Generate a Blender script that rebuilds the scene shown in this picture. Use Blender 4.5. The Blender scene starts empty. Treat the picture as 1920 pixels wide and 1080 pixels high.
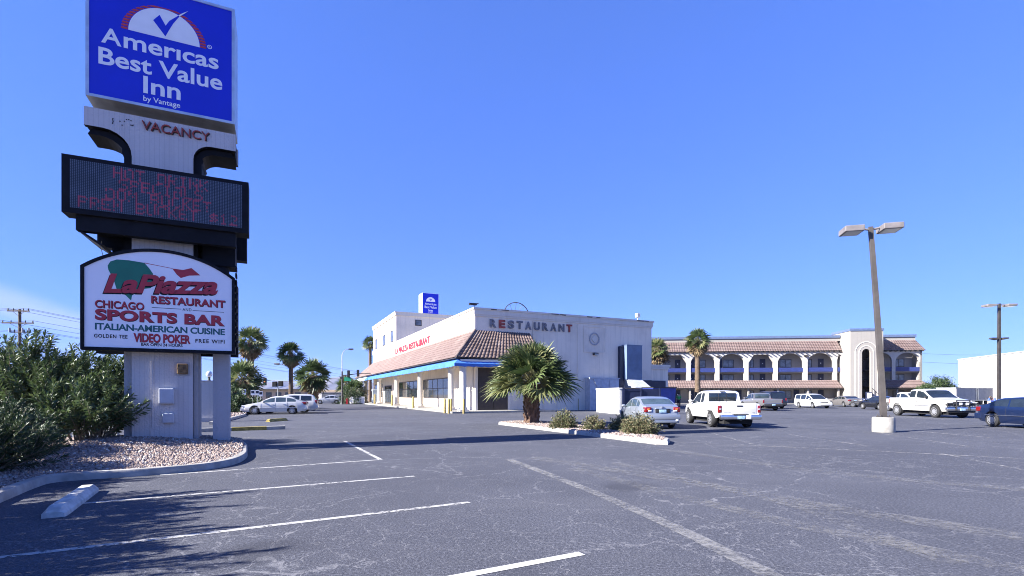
import bpy, bmesh, math, random
import numpy as np
from mathutils import Vector, Matrix, Quaternion
R = math.radians
scn = bpy.context.scene
COL = scn.collection

# ------------------------------------------------------------------ camera, light, exposure
F = 950.0            # focal length in photograph pixels (1920 wide)
HZ = 740.0           # horizon row
EYE = 1.55           # camera height
SUN_AZ, SUN_EL = 67.3, 31.0     # direction the light travels towards (clockwise from +Y), elevation
cam_d = bpy.data.cameras.new('camera')
cam = bpy.data.objects.new('camera', cam_d); COL.objects.link(cam)
cam.location = (0, 0, EYE); cam.rotation_euler = (R(90), 0, 0)
cam_d.sensor_width = 36.0; cam_d.lens = F / 1920 * 36
cam_d.shift_y = (HZ - 540) / 1920
cam_d.clip_start = 0.1; cam_d.clip_end = 60000
scn.camera = cam

world = bpy.data.worlds.new('World'); scn.world = world; world.use_nodes = True
nt = world.node_tree; nt.nodes.clear()
w_out = nt.nodes.new('ShaderNodeOutputWorld'); w_bg = nt.nodes.new('ShaderNodeBackground')
sky = nt.nodes.new('ShaderNodeTexSky'); sky.sky_type = 'NISHITA'; sky.sun_disc = False
sky.sun_elevation = R(SUN_EL); sky.sun_rotation = R(SUN_AZ + 180)
sky.altitude = 600; sky.air_density = 1.0; sky.dust_density = 0.1; sky.ozone_density = 3.0
hsv = nt.nodes.new('ShaderNodeMix'); hsv.data_type = 'RGBA'; hsv.blend_type = 'MULTIPLY'; hsv.inputs[0].default_value = 1.0
hsv.inputs[7].default_value = (0.56, 0.97, 2.45, 1)
gam = nt.nodes.new('ShaderNodeGamma'); gam.inputs[1].default_value = 0.55    # evens out the clear desert sky
nt.links.new(sky.outputs[0], gam.inputs[0]); nt.links.new(gam.outputs[0], hsv.inputs[6])
# thin wisps of cloud low in the sky
tc = nt.nodes.new('ShaderNodeTexCoord'); mp = nt.nodes.new('ShaderNodeMapping'); mp.inputs['Scale'].default_value = (2.2, 2.2, 11)
mp.inputs['Rotation'].default_value = (0, R(8), 0)
cn = nt.nodes.new('ShaderNodeTexNoise'); cn.inputs['Scale'].default_value = 1.6; cn.inputs['Detail'].default_value = 7; cn.inputs['Roughness'].default_value = .62
nt.links.new(tc.outputs['Generated'], mp.inputs[0]); nt.links.new(mp.outputs[0], cn.inputs[0])
sx = nt.nodes.new('ShaderNodeSeparateXYZ'); nt.links.new(tc.outputs['Generated'], sx.inputs[0])
def wmath(op, a, b=None, c=None):
    n = nt.nodes.new('ShaderNodeMath'); n.operation = op; n.use_clamp = False
    for i, v in enumerate((a, b, c)):
        if v is None: continue
        if isinstance(v, (int, float)): n.inputs[i].default_value = v
        else: nt.links.new(v, n.inputs[i])
    return n.outputs[0]
def wrange(v, a, b):
    n = nt.nodes.new('ShaderNodeMapRange'); n.interpolation_type = 'SMOOTHSTEP'
    nt.links.new(v, n.inputs[0]); n.inputs[1].default_value = a; n.inputs[2].default_value = b
    return n.outputs[0]
m_noise = wrange(cn.outputs[0], .30, .60)
m_line = wmath('ABSOLUTE', wmath('SUBTRACT', sx.outputs[2], wmath('SUBTRACT', .100, wmath('MULTIPLY', wmath('ADD', sx.outputs[0], .645), .49))))
m_low = wmath('MAXIMUM', wrange(m_line, .034, .006), wmath('MULTIPLY', wrange(sx.outputs[2], .11, .05), .55))
m_side = wrange(sx.outputs[0], -.52, -.64)
m_all = wmath('MULTIPLY', wmath('MULTIPLY', m_noise, m_low), wmath('MULTIPLY', m_side, .75))
cmix = nt.nodes.new('ShaderNodeMix'); cmix.data_type = 'RGBA'; cmix.inputs[7].default_value = (2.5, 3.2, 4.9, 1)
nt.links.new(m_all, cmix.inputs[0]); nt.links.new(hsv.outputs[2], cmix.inputs[6])
zen = nt.nodes.new('ShaderNodeMix'); zen.data_type = 'RGBA'; zen.blend_type = 'MULTIPLY'; zen.inputs[0].default_value = 1.0   # the deep blue zenith
zc = wmath('SUBTRACT', 1.0, wmath('MULTIPLY', wrange(sx.outputs[2], .58, .88), .3)); zcc = nt.nodes.new('ShaderNodeCombineColor')
for i in range(3): nt.links.new(zc, zcc.inputs[i])
nt.links.new(cmix.outputs[2], zen.inputs[6]); nt.links.new(zcc.outputs[0], zen.inputs[7]); nt.links.new(zen.outputs[2], w_bg.inputs[0]); w_bg.inputs[1].default_value = 0.062
nt.links.new(w_bg.outputs[0], w_out.inputs[0])

sun_d = bpy.data.lights.new('sun', 'SUN'); sun_d.energy = 5.0; sun_d.angle = R(0.5); sun_d.color = (1.0, .95, .88)
sun = bpy.data.objects.new('sun', sun_d); COL.objects.link(sun)
sun.rotation_euler = Vector((math.sin(R(SUN_AZ)) * math.cos(R(SUN_EL)), math.cos(R(SUN_AZ)) * math.cos(R(SUN_EL)), -math.sin(R(SUN_EL)))).to_track_quat('-Z', 'Y').to_euler()
sun.location = (-30, -10, 40)
scn.view_settings.view_transform = 'Standard'; scn.view_settings.look = 'None'
scn.view_settings.exposure = 1.85; scn.view_settings.gamma = 1.0
scn.render.engine = 'CYCLES'; scn.cycles.max_bounces = 6; scn.cycles.use_denoising = True
scn.cycles.transparent_max_bounces = 12; scn.cycles.filter_width = 1.0

# ------------------------------------------------------------------ survey helpers
def G(px, py, z=0.0):
    """ground point (height z) seen at a photograph pixel"""
    d = (EYE - z) * F / (py - HZ)
    return Vector(((px - 960) / F * d, d, z))
def P(px, py, d):
    return Vector(((px - 960) / F * d, d, EYE + (HZ - py) / F * d))

# ------------------------------------------------------------------ mesh builder
class MB:
    def __init__(s):
        s.v = []; s.f = []; s.m = []; s.M = Matrix.Identity(4)
    def add(s, vs, fs, m=0):
        o = len(s.v); M = s.M
        s.v.extend([tuple(M @ Vector(p)) for p in vs])
        for f in fs:
            s.f.append(tuple(o + i for i in f)); s.m.append(m)
    def box(s, x0, x1, y0, y1, z0, z1, m=0):
        s.add([(x0,y0,z0),(x1,y0,z0),(x1,y1,z0),(x0,y1,z0),(x0,y0,z1),(x1,y0,z1),(x1,y1,z1),(x0,y1,z1)],
              [(0,3,2,1),(4,5,6,7),(0,1,5,4),(1,2,6,5),(2,3,7,6),(3,0,4,7)], m)
    def rbox(s, x0, x1, y0, y1, z0, z1, r=.03, m=0, n=3):
        def ring(z, i):
            pts = []
            for cx, cy, a0 in ((x1-r,y1-r,0),(x0+r,y1-r,90),(x0+r,y0+r,180),(x1-r,y0+r,270)):
                for k in range(n+1):
                    a = R(a0 + 90*k/n); rr = r - i
                    pts.append((cx + rr*math.cos(a), cy + rr*math.sin(a), z))
            return pts
        s.loft([ring(z0, r*.7), ring(z0+r*.3, r*.2), ring(z0+r, 0), ring(z1-r, 0), ring(z1-r*.3, r*.2), ring(z1, r*.7)], True, True, m)
    def loft(s, rings, closed=True, caps=False, m=0):
        n = len(rings[0]); vs = [p for r in rings for p in r]; fs = []
        for i in range(len(rings)-1):
            for k in range(n if closed else n-1):
                a = i*n+k; b = i*n+(k+1) % n
                fs.append((a, b, b+n, a+n))
        if caps:
            fs.append(tuple(range(n-1, -1, -1))); fs.append(tuple(range((len(rings)-1)*n, len(rings)*n)))
        s.add(vs, fs, m)
    def prism(s, poly, y0, y1, m=0, mside=None):
        """polygon in (x,z), extruded along y from y0 (front) to y1"""
        n = len(poly)
        vs = [(x, y0, z) for x, z in poly] + [(x, y1, z) for x, z in poly]
        s.add(vs, [tuple(range(n)), tuple(range(2*n-1, n-1, -1))], m)
        s.add(vs, [(i, i+n, (i+1) % n+n, (i+1) % n) for i in range(n)], m if mside is None else mside)
    def tube(s, pts, r, n=8, m=0, caps=True):
        pts = [Vector(p) for p in pts]; rings = []
        rs = r if isinstance(r, (list, tuple)) else [r]*len(pts)
        t0 = (pts[1]-pts[0]).normalized(); up = Vector((0,0,1)) if abs(t0.z) < .9 else Vector((1,0,0))
        a = t0.cross(up).normalized()
        for i, p in enumerate(pts):
            t = (pts[min(i+1, len(pts)-1)] - pts[max(i-1, 0)]).normalized()
            a = (a - t*a.dot(t)).normalized(); b = t.cross(a)
            rings.append([tuple(p + (a*math.cos(2*math.pi*k/n) + b*math.sin(2*math.pi*k/n))*rs[i]) for k in range(n)])
        s.loft(rings, True, caps, m)
    def lathe(s, prof, n=20, m=0, caps=True):
        s.loft([[(r*math.cos(2*math.pi*k/n), r*math.sin(2*math.pi*k/n), z) for k in range(n)] for r, z in prof], True, caps, m)
    def lathe_y(s, prof, cx, cz, n=20, m=0, caps=True):
        """profile (radius, y) spun round the y axis through (cx,cz)"""
        s.loft([[(cx + r*math.cos(2*math.pi*k/n), y, cz + r*math.sin(2*math.pi*k/n)) for k in range(n)] for r, y in prof], True, caps, m)
    def ball(s, c, rx, ry, rz, m=0, n=12, k=7):
        rings = []
        for i in range(k+1):
            a = math.pi*(.04 + .92*i/k) - math.pi/2
            rings.append([(c[0]+rx*math.cos(a)*math.cos(2*math.pi*j/n), c[1]+ry*math.cos(a)*math.sin(2*math.pi*j/n), c[2]+rz*math.sin(a)) for j in range(n)])
        s.loft(rings, True, True, m)
    def text(s, body, x0, z0, w, h, y, depth=.02, m=0, bold=0.0, shear=0.0, space=1.0, rise=0.0):
        """raised lettering that fills the box x0..x0+w, z0..z0+h on a wall facing -y"""
        vs, fs = text_mesh(body, bold, shear, space)
        a = np.array(vs); lo = a.min(0); hi = a.max(0)
        sx_, sz_ = w/(hi[0]-lo[0]), h/(hi[1]-lo[1])
        zr = max(hi[2]-lo[2], 1e-6)
        s.add([(x0+(p[0]-lo[0])*sx_, y-(p[2]-lo[2])/zr*depth, z0+(p[1]-lo[1])*sz_+(p[0]-lo[0])*sx_*rise) for p in vs], fs, m)
    def build(s, name, mats, parent=None, smooth=None, fix=True):
        me = bpy.data.meshes.new(name)
        me.from_pydata(s.v, [], s.f)
        if not isinstance(mats, (list, tuple)): mats = [mats]
        for q in mats: me.materials.append(q)
        me.polygons.foreach_set('material_index', s.m)
        if fix:
            bm = bmesh.new(); bm.from_mesh(me); bmesh.ops.recalc_face_normals(bm, faces=bm.faces); bm.to_mesh(me); bm.free()
        if smooth:
            me.shade_smooth(); me.set_sharp_from_angle(angle=R(smooth))
        me.update()
        o = bpy.data.objects.new(name, me); COL.objects.link(o)
        if parent is not None: o.parent = parent
        return o

_tm = {}
def text_mesh(body, bold=0.0, shear=0.0, space=1.0):
    key = (body, bold, shear, space)
    if key not in _tm:
        c = bpy.data.curves.new('t', 'FONT'); c.body = body; c.offset = bold; c.shear = shear; c.space_character = space
        c.extrude = .05; c.resolution_u = 4; c.fill_mode = 'BOTH'
        o = bpy.data.objects.new('t', c); COL.objects.link(o)
        dg = bpy.context.evaluated_depsgraph_get(); dg.update()
        me = bpy.data.meshes.new_from_object(o.evaluated_get(dg))
        _tm[key] = ([tuple(v.co) for v in me.vertices], [tuple(p.vertices) for p in me.polygons])
        bpy.data.objects.remove(o); bpy.data.curves.remove(c); bpy.data.meshes.remove(me)
    return _tm[key]

def np_mesh(name, V, Q, mats, parent=None, mi=None, smooth=False):
    """quads (or tris) from numpy arrays"""
    me = bpy.data.meshes.new(name); k = Q.shape[1]
    me.vertices.add(len(V)); me.vertices.foreach_set('co', np.asarray(V, dtype=np.float32).ravel())
    me.loops.add(Q.size); me.loops.foreach_set('vertex_index', Q.astype(np.int32).ravel())
    me.polygons.add(len(Q)); me.polygons.foreach_set('loop_start', np.arange(0, Q.size, k, dtype=np.int32))
    if not isinstance(mats, (list, tuple)): mats = [mats]
    for q in mats: me.materials.append(q)
    if mi is not None: me.polygons.foreach_set('material_index', np.asarray(mi, dtype=np.int32))
    me.update(calc_edges=True); me.validate()
    if smooth: me.shade_smooth()
    o = bpy.data.objects.new(name, me); COL.objects.link(o)
    if parent is not None: o.parent = parent
    return o

def thing(name, label, cat, loc=(0,0,0), rz=0.0, group=None):
    o = bpy.data.objects.new(name, None); COL.objects.link(o)
    o.empty_display_size = .2; o.location = loc; o.rotation_euler = (0, 0, rz)
    return tag(o, label, cat, group)
def tag(o, label=None, cat=None, group=None, kind=None):
    if label: o['label'] = label
    if cat: o['category'] = cat
    if group: o['group'] = group
    if kind: o['kind'] = kind
    return o
def copy_tree(o, parent=None):
    c = o.copy(); COL.objects.link(c); c.parent = parent
    for ch in list(o.children): copy_tree(ch, c)
    return c

# ------------------------------------------------------------------ materials
def lin(r, g, b):
    f = lambda c: (c/255)/12.92 if c/255 <= .04045 else ((c/255+.055)/1.055)**2.4
    return (f(r), f(g), f(b), 1)
class NT:
    def __init__(s, name):
        s.mat = bpy.data.materials.new(name); s.mat.use_nodes = True; s.t = s.mat.node_tree
        s.b = s.t.nodes['Principled BSDF']; s.out = s.t.nodes['Material Output']
        s.co = s.t.nodes.new('ShaderNodeTexCoord').outputs['Object']
    def set(s, n, i, v):
        if v is None: return
        if hasattr(v, 'is_output'): s.t.links.new(v, n.inputs[i])
        else: n.inputs[i].default_value = v
    def noise(s, scale, detail=4, rough=.55, co=None, dist=0.0):
        n = s.t.nodes.new('ShaderNodeTexNoise'); s.set(n, 'Vector', co or s.co)
        n.inputs['Scale'].default_value = scale; n.inputs['Detail'].default_value = detail; n.inputs['Roughness'].default_value = rough
        n.inputs['Distortion'].default_value = dist
        return n
    def voro(s, scale, feature='F1', co=None):
        n = s.t.nodes.new('ShaderNodeTexVoronoi'); n.feature = feature; s.set(n, 'Vector', co or s.co); n.inputs['Scale'].default_value = scale
        return n
    def map(s, scale=(1,1,1), rot=(0,0,0), loc=(0,0,0)):
        n = s.t.nodes.new('ShaderNodeMapping'); s.set(n, 0, s.co)
        n.inputs['Scale'].default_value = scale; n.inputs['Rotation'].default_value = rot; n.inputs['Location'].default_value = loc
        return n.outputs[0]
    def math(s, op, a, b=0.0, clamp=False):
        n = s.t.nodes.new('ShaderNodeMath'); n.operation = op; n.use_clamp = clamp; s.set(n, 0, a); s.set(n, 1, b); return n.outputs[0]
    def rng(s, v, a, b, c=0.0, d=1.0):
        n = s.t.nodes.new('ShaderNodeMapRange'); n.interpolation_type = 'SMOOTHSTEP'; s.set(n, 0, v)
        for i, q in enumerate((a, b, c, d)): n.inputs[i+1].default_value = q
        return n.outputs[0]
    def mix(s, f, a, b, mode='MIX'):
        n = s.t.nodes.new('ShaderNodeMix'); n.data_type = 'RGBA'; n.blend_type = mode; s.set(n, 0, f); s.set(n, 6, a); s.set(n, 7, b); return n.outputs[2]
    def bump(s, h, strength=.3, dist=.02):
        n = s.t.nodes.new('ShaderNodeBump'); s.set(n, 'Height', h); n.inputs['Strength'].default_value = strength; n.inputs['Distance'].default_value = dist
        s.t.links.new(n.outputs[0], s.b.inputs['Normal'])
    def base(s, c): s.set(s.b, 'Base Color', c)

def simple(name, c, rough=.6, metal=0.0, var=.12, vs=3.0, bump=0.0, bs=40, bd=.01, coat=0.0, spec=.5):
    t = NT(name); c = tuple(c)
    n = t.noise(vs, 5)
    d = tuple(x*(1-var) for x in c[:3]) + (1,); l = tuple(min(1, x*(1+var*.7)) for x in c[:3]) + (1,)
    t.base(t.mix(t.rng(n.outputs[0], .3, .7), d, l))
    t.b.inputs['Roughness'].default_value = rough; t.b.inputs['Metallic'].default_value = metal
    t.b.inputs['Coat Weight'].default_value = coat; t.b.inputs['Coat Roughness'].default_value = .04
    t.b.inputs['Specular IOR Level'].default_value = spec
    if bump: t.bump(t.noise(bs, 3).outputs[0], bump, bd)
    return t.mat
def stucco(name, c, streak=.18, grooves=False):
    t = NT(name)
    big = t.noise(.35, 4); st = t.noise(1.2, 5, .6, t.map((2.2, 2.2, .12)))
    fine = t.noise(14, 4)
    dk = tuple(x*(1-streak) for x in c[:3]) + (1,); dk2 = tuple(x*(1-streak*.7) for x in c[:3]) + (1,)
    a = t.mix(t.rng(st.outputs[0], .48, .78), c, dk)
    a = t.mix(t.rng(big.outputs[0], .45, .75), a, dk2)
    a = t.mix(t.rng(fine.outputs[0], .3, .8, 0, .35), a, tuple(x*.86 for x in c[:3]) + (1,))
    t.base(a); t.b.inputs['Roughness'].default_value = .9; t.b.inputs['Specular IOR Level'].default_value = .2
    gr = t.noise(5, 5, .7)
    if grooves:
        w = t.t.nodes.new('ShaderNodeTexWave'); w.wave_type = 'BANDS'; w.bands_direction = 'X'; t.set(w, 'Vector', t.co); w.inputs['Scale'].default_value = 2.9
        g = t.rng(w.outputs[0], .10, .02); t.base(t.mix(t.math('MULTIPLY', g, .22), a, tuple(x*.5 for x in c[:3]) + (1,)))
    t.bump(t.math('ADD', t.noise(22, 5).outputs[0], gr.outputs[0]), .5, .03)
    return t.mat
def leafmat(name, c1, c2, trans=.25, scale=3.0, rough=.5):
    t = NT(name); n = t.noise(scale, 3)
    col = t.mix(t.rng(n.outputs[0], .35, .65), c1, c2); t.base(col); t.b.inputs['Roughness'].default_value = rough
    tr = t.t.nodes.new('ShaderNodeBsdfTranslucent'); t.set(tr, 0, col)
    mx = t.t.nodes.new('ShaderNodeMixShader'); mx.inputs[0].default_value = trans
    t.t.links.new(t.b.outputs[0], mx.inputs[1]); t.t.links.new(tr.outputs[0], mx.inputs[2]); t.t.links.new(mx.outputs[0], t.out.inputs[0])
    return t.mat

M = {}
M['cream'] = stucco('cream_stucco', (.80, .71, .595, 1), .30)
M['cream_light'] = stucco('light_stucco', (.68, .63, .56, 1), .16)
M['motel'] = stucco('motel_stucco', (0.328, 0.3075, 0.2788, 1), .10)
M['motel_back'] = stucco('motel_back_wall', (0.328, 0.3034, 0.2829, 1), .10)
M['white_wall'] = stucco('white_render', (0.5412, 0.5412, 0.5289, 1), .08)
M['pylon'] = stucco('pylon_siding', (.56, .54, .54, 1), .2, True)
M['pylon_side'] = stucco('pylon_side_stucco', (.42, .42, .44, 1), .15)
M['blockwall'] = stucco('block_wall', (.46, .45, .45, 1), .15)
M['black'] = simple('black_painted_steel', (.009, .010, .014, 1), .7, var=.3, spec=.18)
M['dark'] = simple('dark_plastic', (.02, .02, .022, 1), .6, var=.3)
M['tyre'] = simple('tyre_rubber', (.018, .018, .019, 1), .85, var=.25)
M['alu'] = simple('aluminium', (.55, .56, .58, 1), .38, .7, var=.15)
M['rim'] = simple('alloy_rim', (0.41, 0.4182, 0.4346, 1), .35, .55, var=.2)
M['chrome'] = simple('chrome', (.62, .63, .65, 1), .16, .95, var=.1)
M['signblue'] = simple('sign_blue', (.004, .018, .55, 1), .35, var=.06, vs=1)
M['signwhite'] = simple('sign_white', (.86, .86, .87, 1), .4, var=.04)
M['acrylic'] = simple('white_acrylic', (.88, .86, .88, 1), .3, var=.03, vs=1)
M['signred'] = simple('sign_red', (.42, .02, .035, 1), .4, var=.1)
M['logored'] = simple('logo_red', (.50, .045, .05, 1), .4, var=.1)
M['signgreen'] = simple('sign_green', (.005, .16, .09, 1), .4, var=.1)
M['signteal'] = simple('sign_dark_green', (.01, .10, .10, 1), .4, var=.1)
M['neonred'] = simple('faded_red', (.32, .05, .035, 1), .55, var=.35, vs=5)
M['ledpanel'] = simple('led_panel', (.008, .011, .020, 1), .4, var=.2)
M['leddot'] = simple('led_dot', (.10, .12, .16, 1), .4, var=.2)
M['ledpink'] = simple('led_dot_red', (.42, .06, .09, 1), .4, var=.2)
M['navy'] = simple('navy_paint', (.010, .015, .045, 1), .5, var=.2)
M['navy_door'] = simple('navy_door_paint', (.012, .018, .055, 1), .5, var=.25)
M['blue_awning'] = simple('blue_canvas', (.05, .17, .52, 1), .75, var=.2, vs=1.5)
M['pale_awning'] = simple('faded_canvas', (.48, .58, .68, 1), .75, var=.2, vs=1.5)
M['bluefascia'] = simple('slate_blue_fascia', (.10, .14, .24, 1), .6, var=.15)
M['glass'] = simple('window_glass', (.018, .024, .032, 1), .06, var=.3, spec=.8)
M['glass_mid'] = simple('window_glass_curtained', (.10, .11, .13, 1), .12, var=.5, vs=1.2, spec=.7)
M['car_glass'] = simple('car_glass', (.014, .020, .026, 1), .04, var=.2, spec=.8)
M['car_glass_light'] = simple('tinted_car_glass', (.05, .075, .09, 1), .05, var=.2, spec=.8)
M['bronze'] = simple('bronze_frame', (.05, .04, .035, 1), .5, var=.2)
M['brown_door'] = simple('dark_brown_door', (.028, .018, .014, 1), .5, var=.3)
M['yellow'] = simple('yellow_paint', (0.328, 0.2542, 0.082, 1), .65, var=.25, vs=6)
M['kerb_yellow'] = simple('worn_yellow_paint', (0.2952, 0.2296, 0.0574, 1), .8, var=.4, vs=9)
M['concrete'] = simple('concrete', (0.2952, 0.2829, 0.2583, 1), .9, var=.22, vs=4, bump=.3, bs=30)
M['kerb'] = simple('kerb_concrete', (0.328, 0.3157, 0.2952, 1), .9, var=.25, vs=3, bump=.3, bs=25)
M['wornwhite'] = simple('worn_white_concrete', (0.5084, 0.5002, 0.4756, 1), .85, var=.25, vs=7, bump=.4, bs=30)
M['lamphead'] = simple('faded_lamp_housing', (.17, .155, .155, 1), .6, var=.2)
M['polebrown'] = simple('weathered_bronze_pole', (0.0697, 0.0615, 0.0558, 1), .6, var=.25, vs=2)
M['poledark'] = simple('dark_bronze_pole', (.045, .04, .036, 1), .5, var=.25)
M['lens'] = simple('lamp_lens', (.5, .52, .5, 1), .2, var=.1)
M['galv'] = simple('galvanised_steel', (0.3444, 0.3608, 0.369, 1), .45, .55, var=.2, vs=3)
M['duct'] = simple('blue_grey_duct', (.12, .17, .26, 1), .5, var=.18, vs=1)
M['cabinet'] = simple('grey_cabinet', (.46, .48, .52, 1), .55, var=.12)
M['wood'] = simple('utility_pole_wood', (.10, .075, .055, 1), .9, var=.3)
M['asph_dark'] = simple('underbody', (.012, .012, .013, 1), .9)
M['red_lens'] = simple('red_lens', (.17, .008, .010, 1), .12, var=.15, coat=.5)
M['amber_lens'] = simple('amber_lens', (.65, .20, .03, 1), .15, var=.1, coat=.5)
M['clear_lens'] = simple('clear_lens', (.62, .64, .66, 1), .10, var=.15, coat=.8)
M['plate'] = simple('licence_plate', (0.287, 0.4264, 0.5576, 1), .4, var=.35, vs=14)
M['rust'] = simple('rusty_fixture', (.20, .12, .05, 1), .7, var=.5, vs=12)
M['tan'] = simple('desert_tan', (.36, .29, .22, 1), .95, var=.15)
M['trailer'] = simple('ribbed_trailer_side', (.40, .385, .37, 1), .5, var=.12)
M['roof_grey'] = simple('roof_membrane', (.4, .39, .38, 1), .9)
def paint(name, c, metal=.0, rough=.3):
    return simple(name, c, rough, metal, var=.03, vs=2, coat=.8)
def tile(name, c1, c2, c3):
    t = NT(name); v = t.voro(3.1); n = t.noise(.5, 4); f = t.noise(30, 3)
    sep = t.t.nodes.new('ShaderNodeSeparateColor'); t.set(sep, 0, v.outputs['Color'])
    a = t.mix(sep.outputs[0], c1, c2); a = t.mix(t.rng(n.outputs[0], .5, .75), a, c3); a = t.mix(t.rng(f.outputs[0], .4, .8, 0, .3), a, (.28, .23, .205, 1))
    t.base(a); t.b.inputs['Roughness'].default_value = .85; t.bump(f.outputs[0], .2, .02)
    return t.mat
M['tile'] = tile('clay_tile', (0.1209, 0.0803, 0.0694, 1), (0.092, 0.0577, 0.0499, 1), (0.1482, 0.1108, 0.0975, 1))
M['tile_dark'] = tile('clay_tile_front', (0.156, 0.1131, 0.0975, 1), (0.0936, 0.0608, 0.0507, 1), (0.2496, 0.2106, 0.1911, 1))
M['faded_letter'] = simple('faded_grey_letter', (.17, .17, .19, 1), .7, var=.4, vs=4)
M['tile_pink'] = tile('pink_clay_tile', (.180, .128, .118, 1), (.150, .102, .093, 1), (.215, .165, .150, 1))
M['motel_band'] = simple('blue_band_paint', (.025, .04, .16, 1), .55, var=.15)
M['curtain'] = simple('curtained_glass', (.22, .225, .24, 1), .15, var=.4, vs=1.6, spec=.7)
M['plum'] = simple('weathered_plum_fascia', (.08, .05, .06, 1), .7)
M['arcade'] = stucco('arcade_stucco', (.46, .44, .41, 1), .08)
M['palm_fibre'] = simple('palm_fibre', (.175, .105, .07, 1), .95, var=.45, vs=7, bump=.8, bs=26, bd=.04)
# ------------------------------------------------------------------ the setting: terrain, asphalt, markings, kerbs, gravel, hills
def structure(o, label=None, cat=None): return tag(o, label, cat, kind='structure')

def sheet(name, x0, x1, y0, y1, z, m, kind='structure'):
    b = MB(); b.add([(x0,y0,z),(x1,y0,z),(x1,y1,z),(x0,y1,z)], [(0,1,2,3)]); return tag(b.build(name, m, fix=False), kind=kind)

t = NT('desert_ground'); n1 = t.noise(.004, 6); n2 = t.noise(.05, 5)
t.base(t.mix(t.rng(n2.outputs[0], .35, .65), t.mix(t.rng(n1.outputs[0], .4, .6), (.33, .265, .20, 1), (.24, .20, .16, 1)), (.29, .24, .19, 1)))
t.b.inputs['Roughness'].default_value = 1
M['desert'] = t.mat
sheet('ground', -15000, 15000, -400, 16000, -.03, M['desert'])

t = NT('asphalt')
big = t.noise(.12, 5, .6); mid = t.noise(.7, 5, .6); fine = t.noise(34, 4, .75); grit = t.voro(70)
col = t.mix(t.rng(big.outputs[0], .36, .66), (0.0566, 0.0599, 0.0752, 1), (0.0754, 0.0794, 0.0978, 1))
col = t.mix(t.rng(mid.outputs[0], .42, .75, 0, .6), col, (0.0479, 0.0509, 0.0652, 1))
pale = t.noise(.22, 6, .68, t.map((.22, 1, 1), (0, 0, R(62)), (7, 3, 0)))
col = t.mix(t.rng(pale.outputs[0], .52, .74, 0, .6), col, (0.1016, 0.1033, 0.1154, 1))
col = t.mix(t.rng(fine.outputs[0], .50, .68, 0, .7), col, (0.1742, 0.1797, 0.2132, 1))
col = t.mix(t.rng(fine.outputs[0], .47, .33, 0, .8), col, (0.0159, 0.0172, 0.0267, 1))
warp = t.noise(.9, 5, .65)
vm = t.t.nodes.new('ShaderNodeVectorMath'); vm.operation = 'MULTIPLY_ADD'
t.set(vm, 0, warp.outputs['Color']); vm.inputs[1].default_value = (1.3, 1.3, 0); t.set(vm, 2, t.map((1, 1, 0)))
def cracks(scale, width, lo, hi, rs, seed):
    v = t.voro(scale, 'DISTANCE_TO_EDGE', vm.outputs[0])
    line = t.rng(v.outputs['Distance'], width, width*.25)
    reg = t.noise(rs, 3, .5, t.map((1, 1, 1), (0, 0, 0), (seed, seed*2, 0)))
    brk = t.noise(5.0, 4, .7, t.map((1, 1, 1), (0, 0, 0), (seed*3, 0, 0)))
    return t.math('MULTIPLY', t.math('MULTIPLY', line, t.rng(reg.outputs[0], lo, hi)), t.rng(brk.outputs[0], .34, .56))
c1 = cracks(.30, .005, .36, .56, .16, 3.1); c2 = cracks(.8, .011, .38, .54, .22, 8.7); c3 = cracks(2.2, .022, .44, .60, .3, 15.2)
ck = t.math('MAXIMUM', c1, t.math('MULTIPLY', t.math('MAXIMUM', c2, c3), .8))
col = t.mix(t.math('MULTIPLY', ck, .55), col, (0.2323, 0.2321, 0.2466, 1))
stain = t.noise(.5, 2, .4, t.map((1, 1, 1), (0, 0, 0), (31, 4, 0)))
col = t.mix(t.rng(stain.outputs[0], .67, .78, 0, .55), col, (0.0327, 0.0345, 0.0451, 1))
t.base(col); t.b.inputs['Roughness'].default_value = .86; t.b.inputs['Specular IOR Level'].default_value = .25
hgt = t.math('SUBTRACT', t.math('ADD', t.math('MULTIPLY', fine.outputs[0], 1.0), t.math('MULTIPLY', grit.outputs['Distance'], .6)), t.math('MULTIPLY', ck, .5))
t.bump(hgt, .4, .015)
M['asphalt'] = t.mat
sheet('parking_lot', -70, 170, -40, 99, 0.0, M['asphalt'])

def wornpaint(name, c, lo, hi, sc, amax=1.0):
    t = NT(name); n = t.noise(sc, 6, .72); n2 = t.noise(sc*.12, 3)
    a = t.math('MULTIPLY', t.rng(t.math('ADD', n.outputs[0], t.math('MULTIPLY', t.math('SUBTRACT', n2.outputs[0], .5), .5)), lo, hi), amax)
    t.base(c); t.b.inputs['Roughness'].default_value = .8; t.set(t.b, 'Alpha', a)
    return t.mat
M['line'] = wornpaint('parking_line_paint', (0.448, 0.444, 0.432, 1), .36, .50, 9, .85)
M['line_bright'] = wornpaint('fresh_line_paint', (0.48, 0.476, 0.464, 1), .24, .34, 14)
M['line_worn'] = wornpaint('worn_line_paint', (0.336, 0.328, 0.32, 1), .44, .62, 7, .7)
M['streak'] = wornpaint('chalky_streak', (0.288, 0.284, 0.28, 1), .34, .66, 11, .62)
M['streak_faint'] = wornpaint('faint_streak', (0.24, 0.236, 0.232, 1), .38, .76, 9, .55)
def marking(pix, w, m, z=.004):
    pts = [G(*p) for p in pix]; b = MB(); L = []; Rr = []
    for i, p in enumerate(pts):
        d = (pts[min(i+1, len(pts)-1)] - pts[max(i-1, 0)]).normalized(); s = Vector((-d.y, d.x, 0))*w/2
        L.append(tuple(p+s+Vector((0,0,z)))); Rr.append(tuple(p-s+Vector((0,0,z))))
    n = len(pts); b.add(L+Rr, [(i, n+i, n+i+1, i+1) for i in range(n-1)])
    return structure(b.build('road_marking', m, fix=False))
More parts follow.
